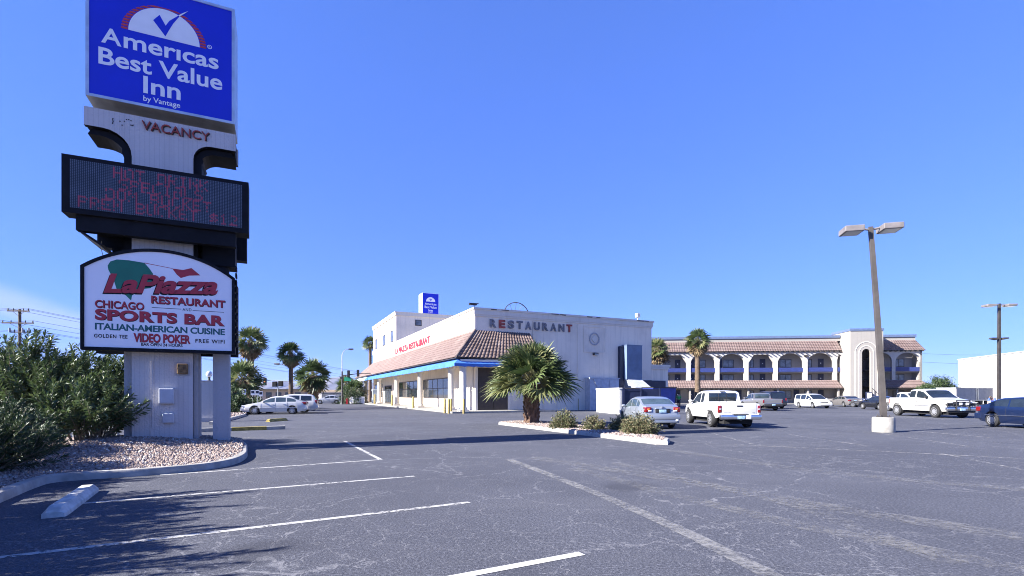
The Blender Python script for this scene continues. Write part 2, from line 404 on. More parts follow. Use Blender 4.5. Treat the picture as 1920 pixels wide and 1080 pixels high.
for a, c, w, m in [((-140,1062),(880,942),.10,'line'), ((120,947),(777,893),.10,'line'), ((300,891),(714,862),.10,'line'),
                   ((646,827),(714,862),.10,'line'), ((462,836),(640,827),.10,'line_worn'), ((455,821),(630,815),.10,'line_worn'), ((520,813),(632,808),.10,'line_worn'),
                   ((470,804.5),(600,800.5),.10,'line_worn'),
                   ((760,1100),(1091,1038),.11,'line_bright'), ((1330,811),(1412,833),.10,'line_worn'), ((1480,815),(1632,837),.10,'line_worn'),
                   ((1640,811),(1815,837),.10,'line_worn'), ((1725,809),(1930,827),.10,'line_worn'), ((1762,850),(1935,884),.10,'line_worn')]:
    marking([a, c], w, M[m])
marking([(1262,829),(1400,835),(1660,847),(1935,861)], .12, M['line_worn'], .006)
marking([(955,862),(1030,890),(1120,926),(1210,964),(1310,1010),(1470,1092)], .20, M['streak'], .006)
marking([(1075,878),(1250,925),(1500,986),(1700,1024),(1940,1074)], .34, M['streak_faint'], .006)
marking([(1000,858),(1300,905),(1600,960),(1940,1010)], .5, M['streak_faint'], .008)
marking([(1240,842),(1500,880),(1750,905),(1950,920)], .4, M['streak_faint'], .006)
marking([(1150,868),(1500,950),(1800,1060)], .3, M['streak_faint'], .010)

def kerb(name, pts, inside=1, w=.16, h=.14, m=None, close=False):
    """kerb stones along a line of outer foot points; inside=+1 puts the bed on the left of the line"""
    pts = [Vector((p[0], p[1], 0)) for p in pts]; rings = []; n = len(pts)
    for i, p in enumerate(pts):
        if close: d = (pts[(i+1) % n] - pts[i-1]).normalized()
        else: d = (pts[min(i+1, n-1)] - pts[max(i-1, 0)]).normalized()
        s = Vector((-d.y, d.x, 0))*inside
        rings.append([tuple(p + s*o + Vector((0, 0, z))) for o, z in ((0, -.02), (.012, h-.03), (.03, h-.005), (.05, h), (w, h), (w, -.02))])
    if close: rings.append(rings[0])
    b = MB(); b.loft(rings, True, not close); return structure(b.build(name, m or M['kerb'], smooth=40))
def smooth_line(pts, k=5):
    """Catmull-Rom through 2-D points"""
    out = []; p = [Vector((q[0], q[1])) for q in pts]; p = [p[0]*2-p[1]] + p + [p[-1]*2-p[-2]]
    for i in range(1, len(p)-2):
        for j in range(k):
            u = j/k; a, b_, c, d = p[i-1], p[i], p[i+1], p[i+2]
            out.append(.5*((2*b_) + (c-a)*u + (2*a-5*b_+4*c-d)*u*u + (3*b_-a-3*c+d)*u**3))
    out.append(p[-2]); return out
def inside_poly(x, y, poly):
    c = np.zeros(len(x), bool); n = len(poly)
    for i in range(n):
        x0, y0 = poly[i][0], poly[i][1]; x1, y1 = poly[i-1][0], poly[i-1][1]
        cond = ((y0 > y) != (y1 > y)) & (x < (x1-x0)*(y-y0)/(y1-y0+1e-12)+x0); c ^= cond
    return c
# crushed river rock: one stone shape set, thousands of copies in one mesh
def ico():
    bm = bmesh.new(); bmesh.ops.create_icosphere(bm, subdivisions=1, radius=1); v = np.array([q.co[:] for q in bm.verts]); bm.verts.ensure_lookup_table()
    f = np.array([[q.index for q in p.verts] for p in bm.faces]); bm.free(); return v, f
ICO_V, ICO_F = ico()
t = NT('river_rock'); obj_i = t.noise(9, 2, .5); v = t.voro(16)
sep = t.t.nodes.new('ShaderNodeSeparateColor'); t.set(sep, 0, v.outputs['Color'])
c = t.mix(sep.outputs[0], (0.24, 0.172, 0.148, 1), (0.32, 0.264, 0.232, 1)); c = t.mix(t.rng(sep.outputs[1], .6, .9), c, (0.176, 0.132, 0.12, 1))
c = t.mix(t.rng(sep.outputs[2], .8, .95), c, (.46, .44, .41, 1))
t.base(c); t.b.inputs['Roughness'].default_value = .9
M['rock'] = t.mat
M['soil'] = simple('gravel_soil', (0.272, 0.208, 0.176, 1), .95, var=.3, vs=6, bump=.5, bs=25, bd=.04)
def rocks(name, poly, hf, count, smin, smax, seed, label=None):
    rg = np.random.default_rng(seed); xs = [p[0] for p in poly]; ys = [p[1] for p in poly]
    X = np.empty(0); Y = np.empty(0)
    while len(X) < count:
        x = rg.uniform(min(xs), max(xs), count); y = rg.uniform(min(ys), max(ys), count); k = inside_poly(x, y, poly)
        X = np.append(X, x[k]); Y = np.append(Y, y[k])
    X = X[:count]; Y = Y[:count]; Z = hf(X, Y)
    s = rg.uniform(smin, smax, count)
    sc = np.stack([s*rg.uniform(.8, 1.5, count), s*rg.uniform(.7, 1.1, count), s*rg.uniform(.5, .85, count)], 1)
    q = rg.normal(size=(count, 4)); q /= np.linalg.norm(q, axis=1)[:, None]
    w, a, b, c = q.T
    Rm = np.stack([np.stack([1-2*(b*b+c*c), 2*(a*b-c*w), 2*(a*c+b*w)], 1), np.stack([2*(a*b+c*w), 1-2*(a*a+c*c), 2*(b*c-a*w)], 1), np.stack([2*(a*c-b*w), 2*(b*c+a*w), 1-2*(a*a+b*b)], 1)], 1)
    jit = rg.uniform(.8, 1.15, (count, len(ICO_V), 1))
    V = np.einsum('nij,nkj->nki', Rm, ICO_V[None]*sc[:, None, :]*jit) + np.stack([X, Y, Z + s*.25], 1)[:, None, :]
    Fq = (ICO_F[None] + (np.arange(count)*len(ICO_V))[:, None, None]).reshape(-1, 3)
    return tag(np_mesh(name, V.reshape(-1, 3), Fq, M['rock'], smooth=False), kind='stuff')
def bed(name, poly, hf, step, m):
    """height-field sheet trimmed to a polygon"""
    bm = bmesh.new(); vs = [bm.verts.new((p[0], p[1], 0)) for p in poly]; bm.faces.new(vs)
    xs = [p[0] for p in poly]; ys = [p[1] for p in poly]
    for ax, lo, hi in ((0, min(xs), max(xs)), (1, min(ys), max(ys))):
        q = lo + step
        while q < hi:
            co = (q, 0, 0) if ax == 0 else (0, q, 0); no = (1, 0, 0) if ax == 0 else (0, 1, 0)
            bmesh.ops.bisect_plane(bm, geom=bm.verts[:]+bm.edges[:]+bm.faces[:], plane_co=co, plane_no=no); q += step
    for v in bm.verts: v.co.z = float(hf(np.array([v.co.x]), np.array([v.co.y]))[0])
    me = bpy.data.meshes.new(name); bm.to_mesh(me); bm.free(); me.materials.append(m); me.shade_smooth()
    o = bpy.data.objects.new(name, me); COL.objects.link(o); return structure(o)

# sign island: kerb from far left edge of the lot round the nose of the island
kl = [(-4.2, 1.0), (-5.6, 3.9), (-6.7, 6.05), (-7.45, 7.5), (-7.95, 8.5), (-8.05, 8.95), (-7.6, 9.3), (-6.9, 9.75), (-6.3, 10.4), (-6.15, 11.2), (-6.45, 12.3), (-7.1, 13.6), (-7.8, 14.9), (-8.4, 15.6), (-9.6, 15.9), (-12.0, 16.4)]
ks = smooth_line(kl, 5)
kerb('kerb', ks, 1)
def hf_sign(x, y): return .10 + .32*np.exp(-((x+10.0)**2/4.2 + (y-13.7)**2/6.5)) + .10*np.exp(-((x+11.5)**2/4 + (y-10)**2/10))
poly_sign = [(p.x-.10*1, p.y) for p in ks[:30]] + [(p.x-.1, p.y+.02) for p in ks[30:]] + [(-15, 17.5), (-20, 17), (-20, 1)]
bed('planter_soil', poly_sign, lambda x, y: hf_sign(x, y)-.02, .8, M['soil'])
rock_poly = [(p.x-.16, p.y+.06) for p in ks if p.y > 6.5 and p.x > -10] + [(-12.5, 16.2), (-13.5, 12), (-11.5, 7.5), (-8.6, 6.5)]
rocks('gravel', rock_poly, hf_sign, 27000, .016, .038, 3)

# palm island
I0 = Vector((-.75, 26.3)); I1 = Vector((4.58, 15.5)); inorm = Vector((.8967, .4425))
ip = [I1 + (I0-I1)*.02, I1 + (I0-I1)*.35, I1 + (I0-I1)*.7, I0 + Vector((.05, -.1)), I0 + inorm*.25 + Vector((-.06, .3)), I0 + inorm*1.0 + Vector((-.1, .6)),
      I0 + inorm*2.2 + Vector((.4, -.2)), I1 + inorm*2.2 + (I0-I1)*.5, I1 + inorm*1.9 + (I0-I1)*.24, I1 + inorm*.9 + (I0-I1)*.05, I1 + inorm*.25]
kerb('kerb', [p for p in ip], -1, .16, .15, M['kerb'], True)
def hf_isl(x, y): return .13 + .0*x
ic = sum(ip, Vector((0, 0)))/len(ip)
ipoly = [tuple(ic + (p-ic)*.97 + (ic-p).normalized()*.05) for p in ip]
bed('planter_soil', ipoly, lambda x, y: hf_isl(x, y)-.02, 1.5, M['soil'])
rocks('gravel', ipoly, hf_isl, 5200, .024, .05, 5)

# kerb strips at the left with yellow painted noses
for xl, yl, xr, yr, hgt in ((372, 810.2, 535, 805, .15),):
    a, b_ = G(xl, yl), G(xr, yr); d = (b_-a).normalized()
    kk = MB(); s = Vector((-d.y, d.x, 0))
    for p0, p1, m in ((a, b_-d*2.1, 0), (b_-d*2.1, b_-d*.75, 1), (b_-d*.75, b_, 0)):
        v = [p0, p1, p1+s*.3, p0+s*.3]; kk.add([tuple(q) for q in v]+[tuple(q+Vector((0,0,hgt))) for q in v], [(0,3,2,1),(4,5,6,7),(0,1,5,4),(1,2,6,5),(2,3,7,6),(3,0,4,7)], m)
    structure(kk.build('kerb', [M['kerb'], M['kerb_yellow']]))
# left planter kerb by the palms, running towards the white cars
kerb('kerb', [G(400, 796), G(440, 786), G(462, 779.5)], 1, .2, .15)
lb = [tuple(G(400, 794))[:2], tuple(G(440, 784.5))[:2], tuple(G(461, 779))[:2], tuple(G(466, 769))[:2], tuple(G(400, 768))[:2]]
bed('planter_soil', lb, lambda x, y: .1+0*x, 3, M['soil'])
rocks('gravel', lb, lambda x, y: .11+0*x, 700, .05, .11, 9)

# hills along the horizon (real distance, real height)
def hills(name, prof, dist, depth, seed, m):
    rg = random.Random(seed); pts = []
    for (x0, y0), (x1, y1) in zip(prof[:-1], prof[1:]):
        k = max(2, int(abs(x1-x0)/5))
        for i in range(k): pts.append((x0+(x1-x0)*i/k, y0+(y1-y0)*i/k + rg.uniform(-.9, .9)))
    rows = []
    for j, (dd, hh) in enumerate(((-1, 0), (-.55, .35), (-.2, .75), (0, 1), (.5, .4), (1, 0))):
        rows.append([((x-960)/F*dist + rg.uniform(-40, 40)*(j != 3), dist + dd*depth, -5 + max(0, (HZ-y)/F*dist)*hh*(1+rg.uniform(-.18, .18)*(j not in (0, 3)))) for x, y in pts])
    b = MB(); b.loft(rows, False); o = b.build(name, m, smooth=60); return structure(o)
t = NT('desert_rock'); n = t.noise(.0012, 8, .65); t.base(t.mix(t.rng(n.outputs[0], .35, .65), (.085, .078, .075, 1), (.13, .115, .105, 1))); t.b.inputs['Roughness'].default_value = 1
M['hill'] = t.mat
hills('hills', [(250, 735), (300, 728), (340, 722), (400, 727), (450, 720), (500, 716), (525, 713), (560, 719), (600, 716), (622, 708), (640, 704), (655, 706), (668, 712), (690, 715), (720, 722), (780, 735)], 9000, 1500, 4, M['hill'])
hills('hills', [(200, 738), (420, 734), (480, 733), (560, 736), (620, 734), (700, 733), (800, 738)], 4200, 500, 6, M['hill'])
# ------------------------------------------------------------------ the pylon sign (local frame: x along the sign faces, y away from the viewer)
GRID = R(25.0)
U = Vector((math.cos(GRID), math.sin(GRID), 0)); V_ = Vector((-math.sin(GRID), math.cos(GRID), 0))
S0 = Vector((-9.59, 13.91, 0))
def local(o, px, py, off):
    """where a photograph pixel meets the vertical plane at distance off behind the frame origin o: (t, z)"""
    r = (px-960)/F; n = V_
    d = (off + o.dot(n)) / (r*n.x + n.y)
    return (Vector((r*d, d, 0)) - o).dot(U), EYE + (HZ-py)/F*d
SL = lambda px, py, off: local(S0, px, py, off)
sign = thing('pylon_sign', 'tall hotel pylon sign with blue cabinet, dark LED board and arched restaurant board', 'sign', S0, GRID)

# core and the T shaped front and back panels
tl, zt = SL(247, 300, -.42); tr, _ = SL(362.5, 300, -.42)
al, zat = SL(157, 198, -.42); ar, zab = SL(442, 247, -.42)
_, zlo = SL(157, 233, -.42)
zat = SL(157, 198, -.42)[1]; zarm = SL(157.5, 233, -.42)[1]
LEDTOP = SL(300, 316, -.42)[1]
rr = .42
poly = [(tl, .2), (tr, .2)]
for k in range(7):
    a = R(180-90*k/6); poly.append((tr+rr+rr*math.cos(a), zarm-rr+rr*math.sin(a)))
poly += [(ar, zarm), (ar, zat), (al, zat), (al, zarm)]
rl = .62
for k in range(7):
    a = R(90-90*k/6); poly.append((tl-rl+rl*math.cos(a), zarm-rl+rl*math.sin(a)))
b = MB(); b.prism(poly, -.42, -.28, 0, 1); b.prism(poly, .55, .69, 0, 1)
b.build('t_panel', [M['pylon'], M['black']], sign)
b = MB()
cl = SL(236, 600, -.1)[0]; cr = SL(374, 600, .1)[0]
zmid = SL(300, 640, -.1)[1]
b.box(cl, cr, -.28, .55, .15, zmid, 0); b.box(cl, cr, -.28, .55, zmid, zarm-.25, 1); b.box(al+.03, ar-.03, -.279, .549, zarm+.005, zat-.02, 1)
# steel liner of the two fillets
b.build('pylon_core', [M['pylon_side'], M['black']], sign)
for sgn, edge, r in ((-1, tl, rl), (1, tr, rr)):
    b = MB()
    pts = [(edge + sgn*(.02), zarm-1.3)]
    for k in range(8):
        a = R(90*k/7); pts.append((edge + sgn*(r - r*math.cos(a)) + sgn*.02, zarm - r + r*math.sin(a) - .015))
    endx = (al+.12) if sgn < 0 else (ar-.12)
    pts.append((endx, zarm-.015))
    inner = [(x + sgn*(.16 if i < 4 else .08), z - (.0 if i < 2 else .14)) for i, (x, z) in enumerate(pts)]
    b.prism(pts + inner[::-1], -.275, .545)
    b.build('arm_lining', M['black'], sign)

# main cabinet
mx0, mz0 = SL(161, 179, -.5); mx1, _ = SL(440, 230, -.5); mz1 = SL(440, 19, -.5)[1]
b = MB(); b.box(mx0, mx1, -.5, .72, mz0, mz1)
cab = b.build('main_cabinet', M['alu'], sign)
b = MB(); b.box(mx0+.07, mx1-.07, -.515, -.5, mz0+.07, mz1-.07)
b.build('sign_face', M['signblue'], cab)
b = MB()
for args in ((mx0, mx0+.07, mz0, mz1), (mx1-.07, mx1, mz0, mz1), (mx0+.07, mx1-.07, mz0, mz0+.07), (mx0+.07, mx1-.07, mz1-.07, mz1)):
    b.box(args[0], args[1], -.535, -.5, args[2], args[3])
b.build('face_frame', M['alu'], cab)
def area(xl, yt, yb, xr, off):
    x0, z1 = SL(xl, yt, off); z0 = SL(xl, yb, off)[1]; x1 = SL(xr, yb, off)[0]
    return x0, z0, x1-x0, z1-z0
def c1(x, y): return 100 + x/3.857, y/3.857
def c3(x, y): return 130 + x/4.5, 450 + y/4.5
def a1(xl, yt, yb, xr, off=-.53): return area(100+xl/3.857, yt/3.857, yb/3.857, 100+xr/3.857, off)
b = MB()
b.text('A', *a1(345, 188, 302, 492), -.517, .006, 0, .018)
x0, z0, w, h = a1(345, 188, 302, 1195); h2 = a1(345, 212, 302, 500)[3]
xa = a1(508, 0, 10, 1195); b.text('mer\u0131cas', xa[0], z0-.01, xa[2], h*.74, -.517, .006, 0, .02)
b.text('Best Value', *a1(325, 333, 457, 1222), -.517, .006, 0, .020)
b.text('Inn', *a1(650, 545, 668, 920), -.517, .006, 0, .020)
x0, z0, w, h = a1(650, 688, 738, 917); b.text('by Vantage', x0, z0, w, h, -.517, .006, 0, .012)
# dome of the logo with the tick
cx, cz = SL(*c1(806, 278), -.53); ex = SL(*c1(1058, 335), -.53)[0] - cx; ez = SL(*c1(800, 66), -.53)[1] - cz
dome = [(cx-ex, cz)] + [(cx-ex*math.cos(math.pi*k/40), cz+ez*math.sin(math.pi*k/40)) for k in range(1, 40)] + [(cx+ex, cz)]
b.prism(dome, -.523, -.517)
lt = b.build('lettering', M['signwhite'], cab)
b = MB()
ox = SL(*c1(1105, 345), -.53)[0] - cx; oz = SL(*c1(720, 28), -.53)[1] - cz
ns = 11
for k in range(ns):
    za, zb = k/ns, (k+.66)/ns
    seg_o = [math.sqrt(max(0, 1-z*z)) for z in np.linspace(za, zb, 4)]
    for sgn in (-1, 1):
        pts_o = [(cx+sgn*ox*math.sqrt(max(0, 1-z*z)), cz+oz*z) for z in np.linspace(za, zb, 4)]
        pts_i = [(cx+sgn*ex*1.02*math.sqrt(max(0, 1-min(1, (oz*z/(ez*1.02)))**2)), cz+oz*z) for z in np.linspace(za, zb, 4)]
        b.prism(pts_o + pts_i[::-1], -.522, -.517)
b.build('red_stripes', M['logored'], cab)
b = MB()
tk = [SL(*c1(x, y), -.53) for x, y in ((722, 145), (768, 107), (812, 185), (840, 150), (905, 112), (912, 118), (868, 168), (838, 215), (810, 262))]
b.prism(tk, -.529, -.5235)
b.build('tick_mark', M['signblue'], cab)
b = MB(); b.prism([SL(*c1(x, y), -.53) for x, y in ((905, 110), (935, 95), (975, 80), (945, 100), (914, 118))], -.529, -.5235)
rx, rz_ = SL(*c1(1130, 338), -.53)
ring = [(rx+.055*math.cos(2*math.pi*k/16), rz_+.055*math.sin(2*math.pi*k/16)) for k in range(16)]
for k in range(16):
    (xa_, za_), (xb_, zb_) = ring[k], ring[(k+1) % 16]
    b.prism([(xa_, za_), (xb_, zb_), (rx+(xb_-rx)*.75, rz_+(zb_-rz_)*.75), (rx+(xa_-rx)*.75, rz_+(za_-rz_)*.75)], -.523, -.517)
b.text('R', rx-.022, rz_-.026, .044, .052, -.517, .004)
b.build('logo_detail', M['signwhite'], cab)

# vacancy lettering and the holes where NO used to be
b = MB(); x0, z0, w, h = a1(640, 868, 928, 1130, -.44)
b.text('VACANCY', x0, z0-.02, w, h*1.05, -.423, .05, 0, -.004)
b.text('VACANCY', x0+.02, z0-.03, w, h*1.05, -.423, .02, 1, .0)
b.build('vacancy_lettering', [M['neonred'], M['bronze']], sign)
b = MB(); rg = random.Random(4)
for x, y in [(432+rg.uniform(-6, 6), 855+k*9) for k in range(5)] + [(480+k*16, 862+rg.choice((0, 12, 40))) for k in range(7)] + [(570, 905), (560, 870)]:
    hx, hz = SL(*c1(x, y), -.44); b.box(hx-.012, hx+.014, -.426, -.42, hz-.014, hz+.012)
b.build('bolt_holes', M['bronze'], sign)

# LED message board (one on each side of the pylon) and its carrier
lx0, lz0 = SL(115, 396.5, -.95); lx1 = SL(466, 438, -.95)[0]; lz1 = SL(115, 287, -.95)[1]
led = MB()
led.box(lx0, lx1, -.95, -.45, lz0, lz1)
led_o = led.build('led_board', M['black'], sign)
b = MB(); sx0, sz0 = SL(130.5, 388.5, -.96); sx1 = SL(454, 428, -.96)[0]; sz1 = SL(130.5, 297, -.96)[1]
b.box(sx0, sx1, -.956, -.95, sz0, sz1); b.build('led_screen', M['ledpanel'], led_o)
b = MB(); rg = random.Random(11); nc, nr = 96, 30
pink = np.zeros((nr, nc), bool)
def glyph(c0, r0, rows):
    for i, row in enumerate(rows):
        for j, ch in enumerate(row):
            if ch == '#' and 0 <= r0+i < nr and 0 <= c0+j < nc: pink[r0+i, c0+j] = True
FONT5 = {'H': '10001 10001 10001 11111 10001 10001 10001', 'O': '01110 10001 10001 10001 10001 10001 01110', 'T': '11111 00100 00100 00100 00100 00100 00100', 'D': '11110 10001 10001 10001 10001 10001 11110',
 'R': '11110 10001 10001 11110 10100 10010 10001', 'I': '01110 00100 00100 00100 00100 00100 01110', 'N': '10001 11001 10101 10101 10011 10001 10001', 'K': '10001 10010 10100 11000 10100 10010 10001', 'S': '01111 10000 10000 01110 00001 00001 11110',
 'P': '11110 10001 10001 11110 10000 10000 10000', 'E': '11111 10000 10000 11110 10000 10000 11111', 'C': '01110 10001 10000 10000 10000 10001 01110', 'A': '01110 10001 10001 11111 10001 10001 10001', 'L': '10000 10000 10000 10000 10000 10000 11111',
 'M': '10001 11011 10101 10101 10001 10001 10001', 'B': '11110 10001 10001 11110 10001 10001 11110', 'U': '10001 10001 10001 10001 10001 10001 01110', '$': '00100 01111 10100 01110 00101 11110 00100', '1': '00100 01100 00100 00100 00100 00100 01110', '2': '01110 10001 00001 00010 00100 01000 11111'}
def led_line(txt, row, col):
    for ch in txt:
        if ch in FONT5: glyph(col, row, [q.replace('1', '#').replace('0', '.') for q in FONT5[ch].split()])
        col += 6
led_line('HOT DRINK', 1, 22); led_line('SPECIALS', 8, 25); led_line('DOM BUCKET', 15, 18); led_line('PREM BUCKET $12', 22, 4)
dxp = (sx1-sx0)/nc; dzp = (sz1-sz0)/nr; s_ = min(dxp, dzp)*.26
for i in range(nr):
    for j in range(nc):
        x = sx0+(j+.5)*dxp; z = sz1-(i+.5)*dzp
        b.add([(x-s_, -.960, z-s_*1.5), (x+s_, -.960, z-s_*1.5), (x+s_, -.960, z+s_*1.5), (x-s_, -.960, z+s_*1.5)], [(0,1,2,3)], 0) if not pink[i, j] or rg.random() > .9 else b.add([(x-s_*1.55, -.961, z-s_*2.0), (x+s_*1.55, -.961, z-s_*2.0), (x+s_*1.55, -.961, z+s_*2.0), (x-s_*1.55, -.961, z+s_*2.0)], [(0,1,2,3)], 1)
o = b.build('led_dots', [M['leddot'], M['ledpink']], led_o, fix=False); o['kind'] = 'stuff'
b = MB(); b.box(lx0+.3, lx1-.32, .75, 1.2, lz0-.05, lz1-.05); b.build('rear_led_board', M['black'], sign)
kx0, kz1 = SL(142, 402, -.85); kx1 = SL(442, 440, -.85)[0]; kz0 = SL(145, 431, -.85)[1]
b = MB()
b.box(kx0, kx1, -.85, -.62, kz0, lz0-.003); b.box(kx0+.05, kx1+.2, .6, .95, kz0-.02, lz0+.45)
b.prism([(kx0, kz0+.02), (kx0+.08, kz0+.02), (kx0+.55, kz0-.30), (kx0+.45, kz0-.30)], -.80, .58)
b.box(kx0+.5, kx1-.1, .1, .58, kz0-.30, kz0-.003); b.box(kx1-.85, kx1-.05, -.25, .45, kz0-.42, lz0-.06)
b.box(kx0+.1, kx1-.05, -.60, .58, lz0-.12, lz0-.06)
b.build('led_carrier', M['black'], sign)
b = MB(); wx, wz = SL(188, 458, -.4); b.tube([(wx, -.3, wz+.1), (wx+.01, -.32, wz-.15), (wx+.06, -.34, wz-.36), (wx+.14, -.34, wz-.44)], .008, 5); b.build('hanging_wire', M['black'], sign)

# restaurant board with an arched top
px0, pz0 = SL(150.5, 655, -.85); px1 = SL(440.5, 665, -.85)[0]; pzs = SL(150.5, 497, -.85)[1]; pzt = SL(292, 466.5, -.85)[1]
def arch_board(ins):
    hw = (px1-px0)/2-ins; cx_ = (px0+px1)/2; sag = pzt-pzs; rad = (((px1-px0)/2)**2+sag**2)/(2*sag); cz_ = pzt-rad
    pts = [(px0+ins, pz0+ins), (px1-ins, pz0+ins)]
    for k in range(25):
        x = hw-2*hw*k/24; pts.append((cx_+x, cz_+math.sqrt((rad-ins)**2-x*x)))
    return pts
b = MB(); b.prism(arch_board(0), -.83, -.52); b.prism(arch_board(.0), .35, .66)
brd = b.build('arched_board', M['black'], sign)
outer, inn = arch_board(0), arch_board(.075); b = MB(); n = len(outer)
for k in range(n):
    b.prism([outer[k], outer[(k+1) % n], inn[(k+1) % n], inn[k]], -.865, -.83)
b.build('board_frame', M['black'], brd)
b = MB(); b.prism(arch_board(.076), -.838, -.831); b.build('board_face', M['acrylic'], brd)
b = MB()
for k in range(12):
    z = pz0+.2+k*.19; b.rbox(px1+.0, px1+.045, -.80, -.56, z, z+.14, .02)
b.build('edge_bulbs', M['black'], brd)
def a3(xl, yt, yb, xr): return area(130+xl/4.5, 450+yt/4.5, 450+yb/4.5, 130+xr/4.5, -.85)
Y0 = -.838
def p3(pts): return [SL(*c3(x, y), -.85) for x, y in pts]
b = MB(); b.prism(p3([(322, 215), (345, 180), (400, 163), (500, 170), (632, 192), (675, 240), (706, 285), (690, 405), (600, 415), (545, 425), (562, 442), (528, 468), (520, 510), (470, 462), (430, 440), (398, 415), (375, 340), (328, 250)]), Y0-.002, Y0)
b.build('green_shape', M['signgreen'], brd)
b = MB(); b.prism(p3([(868, 240), (960, 252), (1030, 236), (1105, 298), (1010, 300), (940, 320), (905, 290)]), Y0-.002, Y0)
b.prism(p3([(632, 190), (870, 238), (870, 242), (632, 195)]), Y0-.002, Y0)
b.build('red_shape', M['signred'], brd)
def outlined(name, body, rect, shear, bold, front, back, parent, grow=.012, sp=1.0, dy=-.02, dx=-.012, rise=0.0):
    x, z, w, h = rect
    bb = MB(); bb.text(body, x+dx, z+dy, w, h, Y0-.002, .003, 0, bold+grow, shear, sp, rise); o_ = bb.build(name, back, parent)
    bb = MB(); bb.text(body, x, z, w, h, Y0-.0055, .003, 0, bold, shear, sp, rise); bb.build('letter_face', front, o_); return o_
x0, z0, w, h = a3(288, 262, 446, 1255)
outlined('restaurant_name', 'LaPiazza', (x0, z0, w, h*.90), .25, .034, M['signred'], M['black'], brd, .008, .96, -.035, -.025, .065)
outlined('lettering_restaurant', 'RESTAURANT', a3(690, 468, 533, 1315), 0, .03, M['signred'], M['black'], brd, .008, 1.02, -.014, .01)
outlined('lettering_chicago', 'CHICAGO', a3(215, 502, 568, 630), 0, .02, M['signred'], M['black'], brd, .008, 1.0, -.012, .008)
outlined('lettering_sports', 'SPORTS BAR', a3(215, 577, 672, 1310), 0, .045, M['signred'], M['black'], brd, .008, 1.05, -.012, .008)
outlined('lettering_poker', 'VIDEO POKER', a3(540, 783, 860, 1022), 0, .035, M['signred'], M['black'], brd, .006, .98, -.006, .004)
b = MB(); b.text('ITALIAN-AMERICAN CUISINE', *a3(215, 697, 755, 1312), Y0, .003, 0, .03, 0, .95); b.build('lettering_cuisine', M['signteal'], brd)
for body, rect, bo_, spc in (('AND', a3(955, 573, 597, 1030), .008, 1.2), ('GOLDEN TEE', a3(207, 790, 822, 490), .025, 1.15), ('FREE WIFI', a3(1063, 834, 866, 1310), .025, 1.2), ('BAR OPEN 24 HOURS', a3(605, 866, 892, 955), .025, 1.0)):
    b = MB(); b.text(body, *rect, Y0, .003, 0, bo_, 0, spc); b.build('lettering', M['black'], brd)
for x, z, w, h in (a3(695, 567, 570, 940), a3(1040, 592, 596, 1305)):
    b = MB(); b.box(x, x+w, Y0-.003, Y0, z, z+.012); b.build('rule_line', M['black'], brd)


# boxes on the pylon and the separate post
b = MB()
x0, z0, w, h = area(299, 728, 757, 327, -.44); b.rbox(x0, x0+w, -.56, -.42, z0, z0+h, .02); b.box(x0+.02, x0+w-.02, -.567, -.56, z0+.03, z0+h-.03)
b.build('meter_box', M['cabinet'], sign)
b = MB(); x0, z0, w, h = area(305, 775, 793, 327, -.44); b.rbox(x0, x0+w, -.53, -.42, z0, z0+h, .02); b.build('junction_box', M['cabinet'], sign)
b = MB(); x0, z0, w, h = area(331, 682, 701, 353, -.44); b.box(x0-.06, x0+w+.03, -.426, -.42, z0-.05, z0+h+.05, 1); b.rbox(x0+.02, x0+w, -.54, -.426, z0, z0+h, .02); b.tube([(x0+.1, -.56, z0+h*.5), (x0+.1, -.5, z0+h*.5)], .07, 10)
b.build('outlet_box', [M['rust'], M['pylon_side']], sign)
b = MB(); x0, z0 = SL(286, 690, -.43); b.box(x0-.012, x0+.012, -.45, -.42, z0-1.6, z0+.2); x0, z0 = SL(283, 808, -.43); b.box(x0-.01, x0+.01, -.44, -.42, z0-.3, z0+.1)
b.build('conduit', M['pylon'], sign)
qx = SL(416, 830, .0)[0]; zq = SL(416, 640, 0)[1]
b = MB(); b.box(qx-.205, qx+.205, -.2, .21, .02, zq); b.box(qx-.13, qx-.05, -.33, -.2, zq+.25, zq+.62, 1)
b.build('support_post', [M['pylon_side'], M['black']], sign)
b = MB(); b.tube([(qx, 0, zq-.05), (qx, 0, kz0+.1)], .19, 20); b.build('upper_post', M['black'], sign, smooth=40)
# ------------------------------------------------------------------ tile roofs: real barrel tiles in overlapping courses
def tile_slope(b, a, c, up_a, up_c, pitch=.30, courses=9, amp=.055, m=0, step=.035, n=4):
    """tiles between the eave a->c and the top edge up_a->up_c (all 3-D points)"""
    a, c, ua, uc = Vector(a), Vector(c), Vector(up_a), Vector(up_c)
    L = (c-a).length; k = max(2, int(L/pitch)); nor = (c-a).cross(ua-a).normalized()
    rows = []
    for j in range(courses):
        for e in (0, 1):
            v = (j+e)/courses; row = []
            for i in range(k*n+1):
                u = i/(k*n); p = (a.lerp(c, u)).lerp(ua.lerp(uc, u), v)
                h = amp*abs(math.sin(math.pi*i/n)) + (step if e == 0 else 0.0)
                row.append(tuple(p + nor*h))
            rows.append(row)
    b.loft(rows, False, False, m)

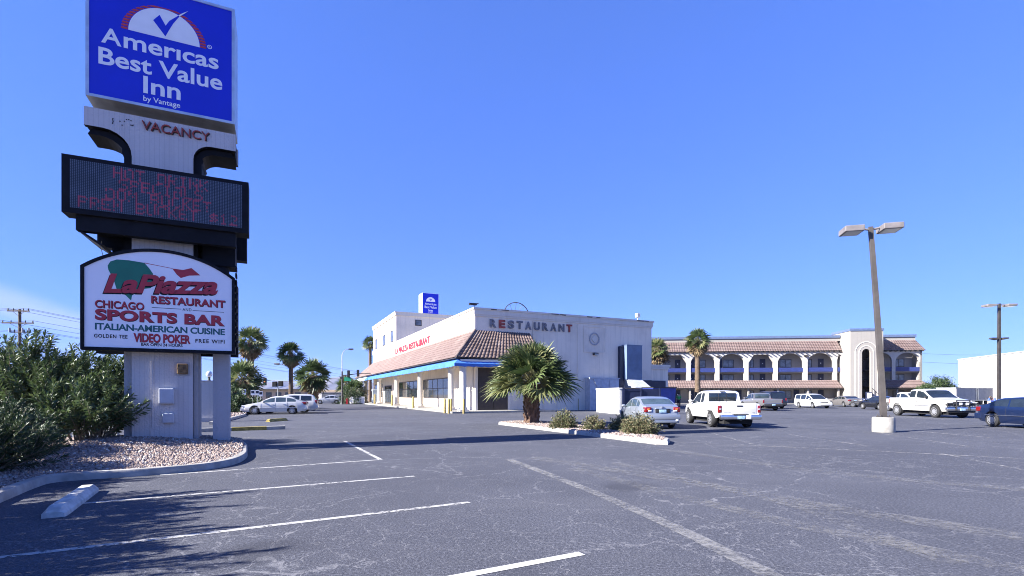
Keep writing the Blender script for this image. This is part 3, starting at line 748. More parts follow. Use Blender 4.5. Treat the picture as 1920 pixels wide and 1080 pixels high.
# ------------------------------------------------------------------ restaurant (frame: x along the shaded front, y along the sunlit side)
C0 = Vector((-3.36, 46.03, 0))
CL = lambda px, py, off=0.0: local(C0, px, py, off)
rest = thing('restaurant_building', 'cream stucco restaurant with flat parapet, pink tile skirt roof and a row of columns', 'building', C0, GRID)
TW, SW, PH = 20.3, 52.9, 9.40
b = MB()
b.box(0, TW, 0, SW, -.02, 8.72); b.box(0.004, TW-.004, .004, SW-.004, 8.72, PH-.05)
b.box(.25, TW-.25, .25, SW-.25, PH-.05, PH-.02, 1)
b.build('wall', [M['cream'], M['roof_grey']], rest)
b = MB()
for z0, z1, o in ((8.70, 8.86, .07), (8.86, 9.30, .12), (9.30, 9.48, .20)):
    b.box(-o, TW+o, -o, .0-.002, z0, z1); b.box(-o, -.002, 0, SW, z0, z1); b.box(TW+.002, TW+o, 0, SW, z0, z1)
b.build('cornice', M['cream_light'], rest)
b = MB(); rg = random.Random(2)
for k in range(9):
    b = MB(); x = rg.uniform(1, 19); b.box(x, x+rg.uniform(.3, .9), -.207, -.2, 9.32+rg.uniform(0, .05), 9.42); b.build('cornice_stain', M['bronze'], rest)
# upper storey
b = MB(); b.box(.0, 20, 33.3, SW, PH+.085, 13.7); b.build('upper_storey', M['cream'], rest)
b = MB()
b.box(-.15, 20.1, 33.15, 33.298, 13.5, 13.95); b.box(-.15, -.002, 33.3, SW+.1, 13.5, 13.95); b.box(-.24, 20.2, 33.08, 33.2, 13.95, 14.06); b.box(-.24, -.1, 33.2, SW+.1, 13.95, 14.06); b.box(0, 20, 33.3, SW, 13.7, 13.9)
b.build('upper_cornice', M['cream_light'], rest)
def window_x(y0, y1, z0, z1, parent, nv=1, nh=0, m='glass', fr=.09):
    """window on the wall facing -x"""
    b = MB(); b.box(-.06, .0, y0, y0+fr, z0, z1); b.box(-.06, 0, y1-fr, y1, z0, z1); b.box(-.06, 0, y0+fr, y1-fr, z0, z0+fr); b.box(-.06, 0, y0+fr, y1-fr, z1-fr, z1)
    for k in range(1, nv+1):
        y = y0+(y1-y0)*k/(nv+1); b.box(-.05, 0, y-.04, y+.04, z0+fr, z1-fr)
    for k in range(1, nh+1):
        z = z0+(z1-z0)*k/(nh+1); b.box(-.045, 0, y0+fr, y1-fr, z-.035, z+.035)
    w = b.build('window', M['bronze'], parent); b = MB(); b.box(-.03, -.004, y0+fr, y1-fr, z0+fr, z1-fr); b.build('pane', M[m], w); return w
def window_y(x0, x1, z0, z1, y, parent, nv=1, nh=0, m='glass', fr=.08, name='window', fm='bronze'):
    b = MB(); b.box(x0, x0+fr, y-.06, y, z0, z1); b.box(x1-fr, x1, y-.06, y, z0, z1); b.box(x0+fr, x1-fr, y-.06, y, z0, z0+fr); b.box(x0+fr, x1-fr, y-.06, y, z1-fr, z1)
    for k in range(1, nv+1):
        x = x0+(x1-x0)*k/(nv+1); b.box(x-.035, x+.035, y-.05, y, z0+fr, z1-fr)
    w = b.build(name, M[fm], parent); b = MB(); b.box(x0+fr, x1-fr, y-.03, y-.004, z0+fr, z1-fr); b.build('pane', M[m], w); return w
for y in (36.2, 42.7, 49.6): window_x(y-1.05, y+1.05, 9.72, 11.5, rest, 0, 0, 'glass_mid')
window_y(2.9, 3.9, 12.1, 13.0, 33.3, rest, 0, 0, 'glass_mid')
for y0, y1 in ((7.6, 17.6), (20.6, 31.0)): window_x(y0, y1, 1.15, 3.35, rest, 4, 1, 'glass')
b = MB(); b.box(-.08, 0, 36.5, 41.8, .15, 3.0); d_ = b.build('door', M['bronze'], rest)
b = MB()
for k in range(3): b.box(-.1, -.08, 36.7+k*1.7, 38.2+k*1.7, .4, 2.85)
b.build('pane', M['glass'], d_)
window_x(44, 51, 1.15, 3.3, rest, 2, 1, 'glass')
# dark double door in the front
b = MB(); b.box(.25, 3.2, -.1, 0, .02, 4.0); dd = b.build('door', M['brown_door'], rest)
b = MB()
for x in (.32, 1.76): b.box(x, x+1.36, -.14, -.1, .1, 3.1)
b.build('door_leaf', M['brown_door'], dd)
b = MB(); b.box(.0, .22, -.16, 0, 0, 4.1); b.build('pier', M['cream_light'], rest)
b = MB(); b.box(3.22, 3.5, -.16, 0, 0, 4.1); b.build('pier', M['cream_light'], rest)
b = MB(); b.box(-.12, 0, .3, 3.1, .15, 4.1); b.box(-.16, -.12, .3, 3.1, 1.9, 2.0); b.build('pier', M['cream_light'], rest)
# walkway slab
b = MB(); b.box(-3.2, 6.5, -3.3, -.01, -.01, .14); b.box(-3.2, -.01, -.01, 57, -.01, .14); b.build('walkway', M['concrete'], rest)
# columns
def column(x, y, parent):
    b = MB(); b.box(x-.40, x+.40, y-.40, y+.40, .14, .30)
    prof = [(.38, .30), (.38, .40), (.31, .48), (.29, .60), (.285, 3.75), (.31, 3.82), (.36, 3.9), (.36, 3.98)]
    b.loft([[(x+r*math.cos(2*math.pi*k/20), y+r*math.sin(2*math.pi*k/20), z) for k in range(20)] for r, z in prof], True, True)
    b.box(x-.40, x+.40, y-.40, y+.40, 3.98, 4.12); return b.build('column', M['cream_light'], parent, smooth=40)
for s in (0, 3.2, 14.0, 25.9, 38.4, 51.1, 58.0): column(-2.0, -2.4+s, rest)
# beam over the columns, soffit
b = MB(); b.box(-2.3, -1.7, -2.7, 56, 4.12, 4.55); b.box(-1.7, 5.4, -2.7, -2.1, 4.12, 4.55); b.box(-2.3, 0, -2.1, 56, 4.55, 4.62); b.box(0, 5.4, -2.6, 0, 4.55, 4.62)
b.build('soffit_beam', M['cream'], rest)
# tile skirt roof with a hip at the corner
EZ, TZ, EO = 4.68, 7.38, 2.75
b = MB(); tile_slope(b, (-EO, SW+4.0, EZ), (-EO, -EO, EZ), (0, SW+.6, TZ), (0, 0, TZ), .36, 9, .06); b.build('tile_roof', M['tile_pink'], rest)
b = MB(); tile_slope(b, (-EO, -EO, EZ), (5.6, -EO, EZ), (0, 0, TZ), (5.6, 0, TZ), .36, 9, .075); b.build('tile_roof', M['tile_dark'], rest)
b = MB(); b.tube([(-EO, -EO, EZ+.06), (0, 0, TZ+.06)], .11, 8); b.build('hip_ridge', M['tile_dark'], rest)
b = MB(); b.add([(5.6, -EO, EZ), (5.6, 0, TZ), (5.6, 0, EZ)], [(0,1,2)]); b.add([(-EO, SW+4, EZ), (0, SW+.6, TZ), (0, SW+4, EZ)], [(0,1,2)])
b.box(-EO, 0, -EO, SW+4, EZ-.06, EZ-.005); b.box(0, 5.6, -EO, 0, EZ-.06, EZ-.005); b.build('roof_base', M['bronze'], rest)
# canvas awnings below the eave
def awning(name, path, m, parent, scal=True):
    b = MB()
    for (p, q, out) in path:
        p, q, out = Vector(p), Vector(q), Vector(out); L = (q-p).length; k = max(3, int(L/.35))
        rows = [[], [], []]
        for i in range(k+1):
            c = p.lerp(q, i/k); wv = .03*math.sin(i*1.7)
            rows[0].append(tuple(c)); rows[1].append(tuple(c + out*.55 + Vector((0, 0, -.42+wv*.3))))
            rows[2].append(tuple(c + out*.56 + Vector((0, 0, -.66 - (.05 if i % 2 else 0)))))
        b.loft(rows, False)
        b.loft([[tuple(Vector(v) - out*.03) for v in r] for r in rows], False)
    return b.build(name, m, parent, smooth=50)
AZ = 4.60
awning('awning', [((-2.4, -2.4, AZ), (-2.4, 44.0, AZ), (-1, 0, 0)), ((-2.4, -2.4, AZ), (5.5, -2.4, AZ), (0, -1, 0))], M['blue_awning'], rest)
b = MB(); b.add([(-2.4, -2.4, AZ), (-2.95, -2.4, AZ-.42), (-2.95, -2.95, AZ-.42), (-2.4, -2.95, AZ-.42)], [(0,1,2), (0,2,3)]); b.add([(-2.95, -2.4, AZ-.42), (-2.95, -2.95, AZ-.42), (-2.95, -2.95, AZ-.66), (-2.95, -2.4, AZ-.66)], [(0,1,2,3)]); b.add([(-2.4, -2.95, AZ-.42), (-2.95, -2.95, AZ-.42), (-2.95, -2.95, AZ-.66), (-2.4, -2.95, AZ-.66)], [(0,1,2,3)]); b.build('awning_corner', M['blue_awning'], rest)
awning('awning', [((-2.4, 44.1, AZ), (-2.4, 56.4, AZ), (-1, 0, 0))], M['pale_awning'], rest)
# lettering on the front: single raised letters, two of them still red
x0l, _ = CL(918, 606); x1l, _ = CL(1072, 616)
word = 'RESTAURANT'; zt_, zb_ = 8.50, 7.74; pitch = (x1l-x0l-.62)/9
for k, ch in enumerate(word):
    b = MB(); w = .64 if ch != 'T' else .62
    b.text(ch, x0l+k*pitch, zb_, w, zt_-zb_, -.005, .11, 0, .04); b.build('sign_letter', M['neonred'] if k in (1, 9) else M['faded_letter'], rest)
# lettering on the sunlit side (reads from the far end towards the corner)
b = MB(); vs, fs = text_mesh('LA PIAZZA RESTAURANT', .03, 0, 1.08); a = np.array(vs); lo, hi = a.min(0), a.max(0)
b.add([(-.012-(p[2]-lo[2])/(hi[2]-lo[2])*.06, 33.6-(p[0]-lo[0])/(hi[0]-lo[0])*18.8, 7.62+(p[1]-lo[1])/(hi[1]-lo[1])*.86) for p in vs], fs)
b.build('side_lettering', M['signred'], rest)
# medallion panel
pxa = CL(1094, 637)[0]; pxb = CL(1134, 637)[0]; pza = CL(1114, 661)[1]; pzb = CL(1114, 612)[1]
b = MB()
for q in ((pxa, pxa+.1, pza, pzb), (pxb-.1, pxb, pza, pzb), (pxa+.1, pxb-.1, pza, pza+.1), (pxa+.1, pxb-.1, pzb-.1, pzb)): b.box(q[0], q[1], -.06, 0, q[2], q[3])
pn = b.build('panel_frame', M['cream'], rest)
mcx, mcz = (pxa+pxb)/2, (pza+pzb)/2 + .05
b = MB(); b.prism([(mcx-.36, mcz), (mcx, mcz-.40), (mcx+.36, mcz), (mcx, mcz+.40)], -.09, 0); b.build('diamond', M['cream_light'], pn)
b = MB()
for k in range(22):
    a = 2*math.pi*k/22; x, z = mcx+.56*math.cos(a), mcz+.58*math.sin(a); b.rbox(x-.075, x+.075, -.08, 0, z-.075, z+.075, .03)
b.build('wreath', M['pylon_side'], pn)
fx, fz = CL(1115, 664)
b = MB(); b.rbox(fx-.26, fx+.26, -.34, 0, fz-.10, fz+.12, .04); b.box(fx-.2, fx+.2, -.36, -.335, fz-.08, fz+.02, 1); b.build('flood_light', [M['bronze'], M['lens']], rest)
# duct with sloping hood
dx0 = CL(1166, 680)[0]; dx1 = CL(1194, 680)[0]; dz0 = CL(1180, 712)[1]; dz1 = CL(1180, 649)[1]
b = MB(); b.box(dx0, dx1, -.85, 0, dz0, dz1); b.box(dx0, dx1, -.87, -.85, dz0+1.55, dz0+1.60); b.box(dx0-.03, dx1+.03, -.88, 0, dz1, dz1+.05)
b.add([(dx0+.1, -.85, dz0), (dx1, -.85, dz0), (dx1+.45, -1.8, dz0-.85), (dx0+.4, -1.8, dz0-.85), (dx0+.1, 0, dz0), (dx1, 0, dz0), (dx1+.45, 0, dz0-.85), (dx0+.4, 0, dz0-.85)], [(0,1,2,3), (0,3,7,4), (1,5,6,2), (3,2,6,7)], 1)
b.build('air_duct', [M['duct'], M['cabinet']], rest)
b = MB(); b.box(dx0-.5, dx0-.03, -.35, 0, .4, dz1-.1); b.build('duct_riser', M['navy'], rest)
# cabinet built against the wall
kx0 = CL(1097, 730)[0]; kx1 = CL(1151, 730)[0]
b = MB(); b.box(kx0, kx1, -.9, 0, 0, 3.15); b.box(kx0-.06, kx1+.06, -.98, 0, 3.15, 3.25); b.prism([(kx0+.35, 3.1), (kx0+1.15, 3.12), (kx0+1.05, 1.9)], -.98, -.905)
cb = b.build('service_closet', M['cabinet'], rest)
b = MB()
for k in range(2):
    x = kx0+1.3+k*1.05; b.box(x, x+.98, -.94, -.9, .1, 3.0); b.box(x+.1, x+.88, -.955, -.94, 2.1, 2.5)
b.build('closet_door', M['cabinet'], cb)
# low wing at the right and the steel door beside the duct
b = MB(); b.box(TW+.002, 23.3, .8, 11, -.02, 4.6); b.build('low_wing', M['cream'], rest)
b = MB(); b.box(TW+.2, 23.42, .68, .8, 4.35, 4.62); b.box(TW+.2, 23.5, .6, 11, 4.62, 4.85); b.build('low_wing_cornice', M['cream_light'], rest)
b = MB(); b.box(19.0, 20.25, -.08, 0, 0, 3.1); b.box(20.4, 22.9, .72, .8, 0, 3.1); b.build('steel_door', M['navy'], rest)
b = MB(); b.tube([(5.9, -.06, 0), (5.9, -.06, 8.6)], .04, 8); b.tube([(10.9, -.05, 0), (10.9, -.05, 8.6)], .03, 8); b.build('downpipe', M['cream'], rest)

# things standing on or by the restaurant
rs = lambda x, y, z: C0 + U*x + V_*y + Vector((0, 0, z))
roofsign = thing('rooftop_sign', 'small blue hotel sign cabinet standing on the upper storey roof', 'sign', rs(6.1, 36.0, 13.9), GRID)
b = MB(); b.box(-1.35, 1.35, 0, 2.2, .35, 3.9); b.box(-.9, -.7, .9, 1.1, 0, .35); b.box(.7, .9, .9, 1.1, 0, .35); cabs = b.build('cabinet', M['signwhite'], roofsign)
b = MB(); b.box(-1.3, 1.3, -.02, 0, .42, 3.85); b.build('sign_face', M['signblue'], cabs)
b = MB(); b.text('Americas', -.95, 2.0, 1.9, .36, -.02, .01, 0, .01); b.text('Best Value', -.98, 1.48, 1.96, .38, -.02, .01, 0, .01); b.text('Inn', -.35, .98, .7, .38, -.02, .01, 0, .01); b.text('by Vantage', -.35, .72, .7, .16, -.02, .01)
b.prism([(-.75, 2.55)] + [(-.75*math.cos(math.pi*k/16), 2.55+.72*math.sin(math.pi*k/16)) for k in range(1, 16)] + [(.75, 2.55)], -.03, -.02); b.build('lettering', M['signwhite'], cabs)
b = MB(); b.prism([(-.22, 2.95), (-.08, 3.08), (.02, 2.85), (.28, 3.12), (.04, 2.62)], -.036, -.0305); b.build('tick_mark', M['signblue'], cabs)
dish = thing('satellite_dish', 'dark wire mesh satellite dish showing above the restaurant parapet', 'dish', rs(5.6, 3.0, PH-1.1), GRID)
b = MB(); rr = 1.45; n = 36
ringp = [(rr*math.cos(2*math.pi*k/n), -.0, .95+rr*.55+ (rr*math.sin(2*math.pi*k/n) - rr*.45)) for k in range(n+1)]
b.tube(ringp, .045, 6)
for k in range(12):
    a = 2*math.pi*k/12; b.tube([(0, .35, .95+rr*.10), (.55*rr*math.cos(a), .25, .95+rr*.1+.55*rr*math.sin(a)), (rr*math.cos(a), 0, .95+rr*.1+rr*math.sin(a))], .018, 5)
b.tube([(0, .3, 1.05), (0, .32, 1.2)], .06, 8); b.build('dish_frame', M['poledark'], dish)
vc = thing('roof_vent', 'small white vent head at the right end of the restaurant roof', 'vent', rs(19.4, 1.2, PH-.02), GRID)
b = MB(); b.tube([(0, 0, 0), (0, 0, .7)], .07, 8); b.rbox(-.22, .22, -.2, .2, .6, 1.05, .05); b.build('vent_head', M['cabinet'], vc)
sc = thing('security_camera', 'small dark security camera on the restaurant roof corner', 'camera', rs(-.05, .1, 9.48), GRID)
b = MB(); b.tube([(0, 0, 0), (0, 0, .22)], .04, 8); b.rbox(-.5, .25, -.09, .09, .2, .4, .03); b.tube([(.2, 0, .3), (.42, 0, .42)], .05, 8); b.build('camera_body', M['dark'], sc)

def bollard(loc, h, label, group, r=.085):
    o = thing('bollard', label, 'bollard', loc, 0, group)
    b = MB(); b.lathe([(r, 0), (r, h-.06), (r*.85, h-.02), (r*.4, h)], 14); b.build('post', M['yellow'], o, smooth=45); return o
for px, lab in ((834, 'yellow bollard left of the corner column pair'), (841.5, 'yellow bollard in front of the inner corner column'), (845.5, 'yellow bollard close behind the corner column bollard'), (869.5, 'yellow bollard right of the corner column'),
                (775, 'yellow bollard beside the third restaurant column'), (735, 'yellow bollard in front of the entrance column'), (702.5, 'yellow bollard beside the column left of the entrance'), (679.5, 'yellow bollard by the farthest restaurant columns')):
    zz = {834: 42.3, 841.5: 41.6, 845.5: 43.0, 869.5: 41.6, 775: 54.0, 735: 66.0, 702.5: 77.0, 679.5: 90.0}[px]
    hh = {775: 1.35, 735: 1.5, 702.5: 1.6, 679.5: 1.8}.get(px, 1.2)
    bollard(((px-960)/F*zz, zz, 0), hh, lab, 'bollards along the restaurant walkway', .10 + .0012*(zz-42))
for px, py, h, lab in ((1051, 769, 1.3, 'yellow bollard nearest the island palm'), (1083.5, 769, 1.2, 'yellow bollard in front of the service closet'), (1115.6, 768.5, 1.2, 'yellow bollard beside the white enclosure wall'), (1069, 766, 1.4, 'yellow bollard behind the grey transformer box')):
    bollard(G(px, py), h, lab, 'bollards by the service yard', .10)
tf = thing('transformer_box', 'grey electrical transformer box beside the yellow bollards', 'cabinet', G(1077, 764.5), GRID)
b = MB(); b.box(-.9, .7, -.6, .6, 0, .12, 1); b.rbox(-.6, .6, -.5, .5, .12, 2.0, .05); cbx = b.build('box', [M['cabinet'], M['concrete']], tf); b = MB(); b.box(-.55, -.02, -.52, -.5, .25, 1.9); b.box(.02, .55, -.52, -.5, .25, 1.9); b.build('door', M['cabinet'], cbx)
tf2 = thing('meter_cabinet', 'pale upright meter cabinet partly behind the island palm', 'cabinet', G(1060, 765), GRID)
b = MB(); b.rbox(-.25, .25, -.25, .25, 0, 2.3, .04); b.box(-.18, .18, -.265, -.25, 1.3, 2.1); b.build('box', M['cream_light'], tf2)
tf3 = thing('low_grey_cabinet', 'low grey utility cabinet against the restaurant wall behind the palm', 'cabinet', G(1041, 766), GRID)
b = MB(); b.rbox(-.8, .5, -.4, .4, 0, 1.7, .05); b.box(-.7, -.2, -.42, -.4, .2, 1.5); b.box(-.1, .4, -.42, -.4, .2, 1.5); b.build('box', M['duct'], tf3)

# bin enclosure: white side wall, navy steel gates
e0 = G(1118, 772.5); e1 = G(1161, 777)
enc = thing('bin_enclosure', 'white walled bin enclosure with navy steel gates behind the silver car', 'enclosure', e1, math.atan2((e0-e1).y, (e0-e1).x))
Lw = (e0-e1).length
b = MB(); b.box(0, Lw, -.2, 0, -.01, 2.0); b.box(-.05, Lw+.05, -.24, .04, 2.0, 2.1); b.box(Lw*.78, Lw*.79, .0, .02, 0, 2.0)
b.build('wall', M['white_wall'], enc)
b = MB(); b.box(-.02, .02, -3.3, -.26, .12, 2.0); b.box(-.14, -.02, -.4, -.26, 0, 2.1); b.box(-.14, -.02, -1.85, -1.75, 0, 2.0); b.box(-.14, -.02, -3.4, -3.3, 0, 2.1)
b.box(-.06, -.02, -1.7, -.45, 1.85, 1.95); b.box(-.06, -.02, -3.25, -1.9, .2, .3); b.build('gate', M['navy'], enc)
binn = thing('rubbish_bin', 'blue steel rubbish bin with its lid above the navy gate', 'bin', rs(18.2, -3.6, 0), GRID)
b = MB(); b.prism([(-1.2, .15), (1.2, .15), (1.45, 2.2), (-1.45, 2.2)], -.8, .8); b.build('bin_body', simple('blue_bin_paint', (.03, .05, .26, 1), .5), binn); b = MB(); b.box(-1.5, 1.5, -.9, .85, 2.2, 2.3); b.build('lid', M['dark'], binn)
# ------------------------------------------------------------------ motel (frame: x along the facade, y away)
MO = Vector((46.4, 90.0, 0)); MR = R(-6.0)
mot = thing('motel_building', 'three storey motel with white arcade arches, blue balcony bands and a stair tower', 'building', MO, MR)
X0, XT0, XT1, XE = -24.56, 11.3, 16.5, 24.7
BW = 2.1
b = MB(); b.box(X0, XT0+.5, BW, 14, -.02, 11.0); b.box(XT1-.5, XE, BW+.3, 14, -.02, 11.0); b.box(XE-.3, XE, .3, BW+.3, 0, 9.2)
b.build('back_wall', M['motel_back'], mot)
b = MB(); b.box(X0, XT0, .12, 14, 10.98, 11.55); b.box(XT1, XE-1.2, .12, 14, 10.98, 11.55); b.build('parapet', M['motel'], mot)
b = MB(); b.box(X0, XT0-.1, -.05, 14, 11.55, 11.98); b.box(XT1+.1, XE-1.1, -.05, 14, 11.55, 11.98); b.build('roof_cap', M['bluefascia'], mot)
def arch(x0, x1, ctop, kind, y0=0, y1=.5, zb=4.05, cw=.36):
    a, c = x0+cw, x1-cw; pts = [(x0, ctop), (x0, zb), (a, zb), (a, 7.25)]
    if kind == 'round':
        for k in range(1, 20):
            th = math.pi*k/20; pts.append(((a+c)/2-(c-a)/2*math.cos(th), 7.25+1.62*math.sin(th)))
    else: pts += [(a+.95, 8.7), (c-.95, 8.7)]
    pts += [(c, 7.25), (c, zb), (x1, zb), (x1, ctop)]
    b = MB(); b.prism(pts, y0, y1); return b.build('arcade_bay', M['arcade'], mot)
edges = [X0+5.0*k for k in range(8)]
kinds = ['round', 'flat', 'round', 'round', 'flat', 'round', 'round']
for k in range(7): arch(edges[k]+.002, edges[k+1]-.002, 9.25, kinds[k])
b = MB(); b.prism([(10.45, 9.25), (10.45, 4.05), (10.7, 4.05), (10.7, 7.6), (10.95, 8.6), (11.15, 8.6), (11.28, 8.2), (11.28, 9.25)], .002, .498); b.build('arcade_bay', M['arcade'], mot)
arch(16.52, 20.1, 9.25, 'round', .3, .8, 4.05, .25); arch(20.11, XE, 9.25, 'round', .3, .8, 4.05, .3)
# balcony slabs with blue bands
b = MB(); b.box(X0, XT0, .12, .38, 5.62, 6.34); b.box(XT1, XE-.3, .42, .68, 5.62, 6.34); b.build('balcony_band', M['motel_band'], mot)
b = MB(); b.box(X0, XT0, .38, BW-.002, 5.45, 5.66); b.box(X0, XT0, .38, BW-.002, 2.78, 2.95); b.box(X0, XT0, .52, BW-.002, 8.98, 9.02); b.box(XT1, XE-.3, .68, BW+.298, 5.45, 5.66); b.box(XT1, XE-.3, .68, BW+.298, 2.78, 2.95); b.build('balcony_slab', M['motel_back'], mot)
# tile skirts
b = MB(); tile_slope(b, (X0, -.30, 9.30), (XT0+.1, -.30, 9.30), (X0, .1, 11.0), (XT0-.6, .1, 11.0), .42, 6, .05, step=.06); b.build('tile_roof', M['tile_pink'], mot)
b = MB(); tile_slope(b, (XT1, -.10, 9.30), (XE+.3, -.10, 9.30), (XT1, .1, 11.0), (XE-1.2, .1, 11.0), .42, 6, .05, step=.06); b.build('tile_roof', M['tile_pink'], mot)
b = MB(); tile_slope(b, (X0, -1.35, 2.72), (XT0-.3, -1.35, 2.72), (X0, .05, 4.08), (XT0-.6, .05, 4.08), .42, 5, .05, step=.06); b.build('lower_tile_skirt', M['tile_pink'], mot)
b = MB(); tile_slope(b, (XT1, -1.0, 2.72), (XE+1.0, -1.0, 2.72), (XT1, .3, 4.08), (XE-.2, .3, 4.08), .42, 5, .05, step=.06); b.build('lower_tile_skirt', M['tile_pink'], mot)
b = MB()
for z, y, xa, xb in ((9.20, -.30, X0, XT0+.1), (9.20, -.10, XT1, XE+.3), (2.60, -1.32, X0, XT0-.3), (2.60, -.98, XT1, XE+1)): b.box(xa, xb, y, y+.1, z, z+.13)
b.build('eave_board', M['bronze'], mot)
b = MB(); x = X0+.3
while x < XE:
    if x < XT0: b.box(x, x+.10, -.75, -.002, 9.03, 9.19); b.box(x, x+.12, -1.2, .1, 2.50, 2.64)
    elif x > XT1: b.box(x, x+.10, -.45, .298, 9.03, 9.19); b.box(x, x+.12, -.88, BW, 2.50, 2.64)
    x += .84
b.build('rafter_tails', M['bronze'], mot)
# rooms: doors, windows and air conditioners, three floors
door0 = [None]
def door(x, z, y=BW):
    b = MB(); b.box(x, x+1.0, y-.06, y, z, z+2.35); d = b.build('door', M['navy_door'], mot)
    b = MB(); b.box(x-.08, x, y-.07, y, z, z+2.43); b.box(x+1, x+1.08, y-.07, y, z, z+2.43); b.box(x, x+1, y-.07, y, z+2.35, z+2.43); b.build('frame', M['motel'], d)
    b = MB(); b.rbox(x+.42, x+.58, y-.075, y-.06, z+1.45, z+1.62, .01); b.build('number_plate', M['signwhite'], d)
def room_window(x, z, w, y=BW, ac=True):
    window_y(x, x+w, z+.8, z+2.25, y, mot, 1, 0, 'curtain' if int(x*7+z) % 3 else 'glass_mid', .09)
    if ac:
        b = MB(); b.box(x+.35, x+1.35, y-.22, y, z+.12, z+.62); a_ = b.build('air_conditioner', M['cabinet'], mot)
for k in range(7):
    e = edges[k]
    for f, z in enumerate((0.03, 2.96, 5.68)):
        if kinds[k] == 'flat' or k == 6:
            room_window(e+.75, z, 1.25); door(e+3.0, z)
        else:
            door(e+.42, z)
            room_window(e+1.5, z, 2.0)
            if f == 0: door(e+3.85, z)
for z in (.03, 2.96, 5.68):
    door(17.2, z, BW+.3); door(18.6, z, BW+.3) if z < 1 else None; room_window(21.2, z, 1.9, BW+.3)
# ground floor posts
for k in range(8):
    if edges[k] < XT0: b = MB(); b.box(edges[k]-.14, edges[k]+.14, -1.0, -.72, 0, 2.5); b.build('walkway_post', M['motel'], mot)
for x in (18.5, 20.2, 24.0): b = MB(); b.box(x-.12, x+.12, -.6, -.36, 0, 2.5); b.build('walkway_post', M['motel'], mot)
b = MB(); b.box(X0, XE, -2.2, BW, -.01, .03); b.box(4.6, 10.4, -1.5, -1.2, .02, .85); b.build('walkway', M['concrete'], mot)
# stair tower
b = MB()
ax0, ax1, azs, azt = 13.15, 14.5, 8.55, 9.3
def tower_front(y0, y1):
    c, r = (ax0+ax1)/2, (ax1-ax0)/2
    L = [(XT0, 0), (ax0, 0), (ax0, azs)] + [(c-r*math.cos(math.pi*k/20), azs+r*1.1*math.sin(math.pi*k/20)) for k in range(1, 11)] + [(c, 12.35), (XT0, 12.35)]
    Rr = [(XT1, 12.35), (c, 12.35)] + [(c+r*math.sin(math.pi*k/20), azs+r*1.1*math.cos(math.pi*k/20)) for k in range(0, 10)] + [(ax1, azs), (ax1, 0), (XT1, 0)]
    b.prism(L, y0, y1); b.prism(Rr, y0, y1)
tower_front(-3.0, -2.7)
b.box(XT0, XT0+.3, -2.698, 3, 0, 12.35); b.box(XT1-.3, XT1, -2.698, 3, 0, 12.35); b.box(XT0+.3, XT1-.3, 1.5, 3, 0, 12.35); b.box(XT0+.3, XT1-.3, -2.698, 1.5, 12.0, 12.3)
b.build('stair_tower', M['motel'], mot)
b = MB(); b.box(XT0-.08, XT1+.08, -3.1, 3.1, 12.35, 12.75); b.build('tower_cap', M['bluefascia'], mot)
b = MB()
for o, w in ((.55, .12), (1.15, .10)):
    c, r = (ax0+ax1)/2, (ax1-ax0)/2+o
    pts = [(c-r, 0)] + [(c-r*math.cos(math.pi*k/24), azs+r*1.08*math.sin(math.pi*k/24)) for k in range(25)] + [(c+r, 0)]
    r2 = r-w; pin = [(c-r2, 0)] + [(c-r2*math.cos(math.pi*k/24), azs+r2*1.08*math.sin(math.pi*k/24)) for k in range(25)] + [(c+r2, 0)]
    for i in range(len(pts)-1): b.prism([pts[i], pts[i+1], pin[i+1], pin[i]], -3.05, -3.002)
b.build('arch_trim', M['cream_light'], mot)
b = MB()
for z in (2.9, 5.6): b.box(XT0+.35, XT1-.35, -1.2, 1.4, z, z+.2)
for f in range(3):
    for s in range(9):
        zz = f*2.8 + s*.31; x = XT0+.5+s*.45 if f % 2 == 0 else XT1-.5-s*.45
        b.box(x-.25, x+.25, -1.9, -1.25, zz+.1, zz+.18)
b.build('stair', M['bronze'], mot)
b = MB(); b.tube([(14.6, -3.3, 2.6), (16.4, -3.3, .9)], .05, 6); b.tube([(14.7, -3.3, 0), (14.7, -3.3, 2.5)], .04, 6); b.tube([(16.4, -3.3, 0), (16.4, -3.3, .95)], .04, 6); b.build('handrail', M['dark'], mot)
b = MB(); b.rbox(13.6, 14.5, -3.5, -3.1, 0.05, 2.0, .05); b.box(13.68, 14.42, -3.53, -3.5, .9, 1.85, 1); b.build('vending_machine', [M['navy'], M['signwhite']], mot)
for xx in (-12.1+2.6, 2.9+2.5):
    b = MB(); b.rbox(xx-.2, xx+.2, -.5, -.005, 8.25, 8.55, .03); b.tube([(xx-.2, -.4, 8.4), (xx-.4, -.55, 8.3)], .1, 8); b.tube([(xx+.2, -.4, 8.4), (xx+.4, -.55, 8.3)], .1, 8); b.build('flood_light', M['bronze'], mot)

# ------------------------------------------------------------------ white warehouse, trailer, wall, fence
W0, W1 = Vector((86.3, 98, 0)), Vector((78.6, 74.5, 0)); wd = (W1-W0); wl = wd.length; wa = math.atan2(wd.y, wd.x)
ware = thing('warehouse', 'plain white rendered warehouse at the right edge beyond the lot', 'building', W0, wa)
b = MB(); b.box(0, wl, 0, 30, -.02, 8.25); b.build('wall', M['white_wall'], ware)
b = MB(); b.box(-.1, wl+.1, -.1, 30, 8.25, 8.42); b.build('parapet_cap', M['white_wall'], ware)
b = MB(); b.box(wl*.84, wl, 1.0, 8, 8.42, 10.6); b.box(wl*.83, wl, .85, 8, 10.6, 10.8); b.build('roof_box', M['white_wall'], ware)
b = MB()
for k in range(1, 5): b.box(wl*k/5-.015, wl*k/5+.015, -.012, 0, 0, 8.2)
b.tube([(1.0, -.07, 0), (1.0, -.07, 8.2)], .06, 8); b.build('wall_joint', M['cabinet'], ware)

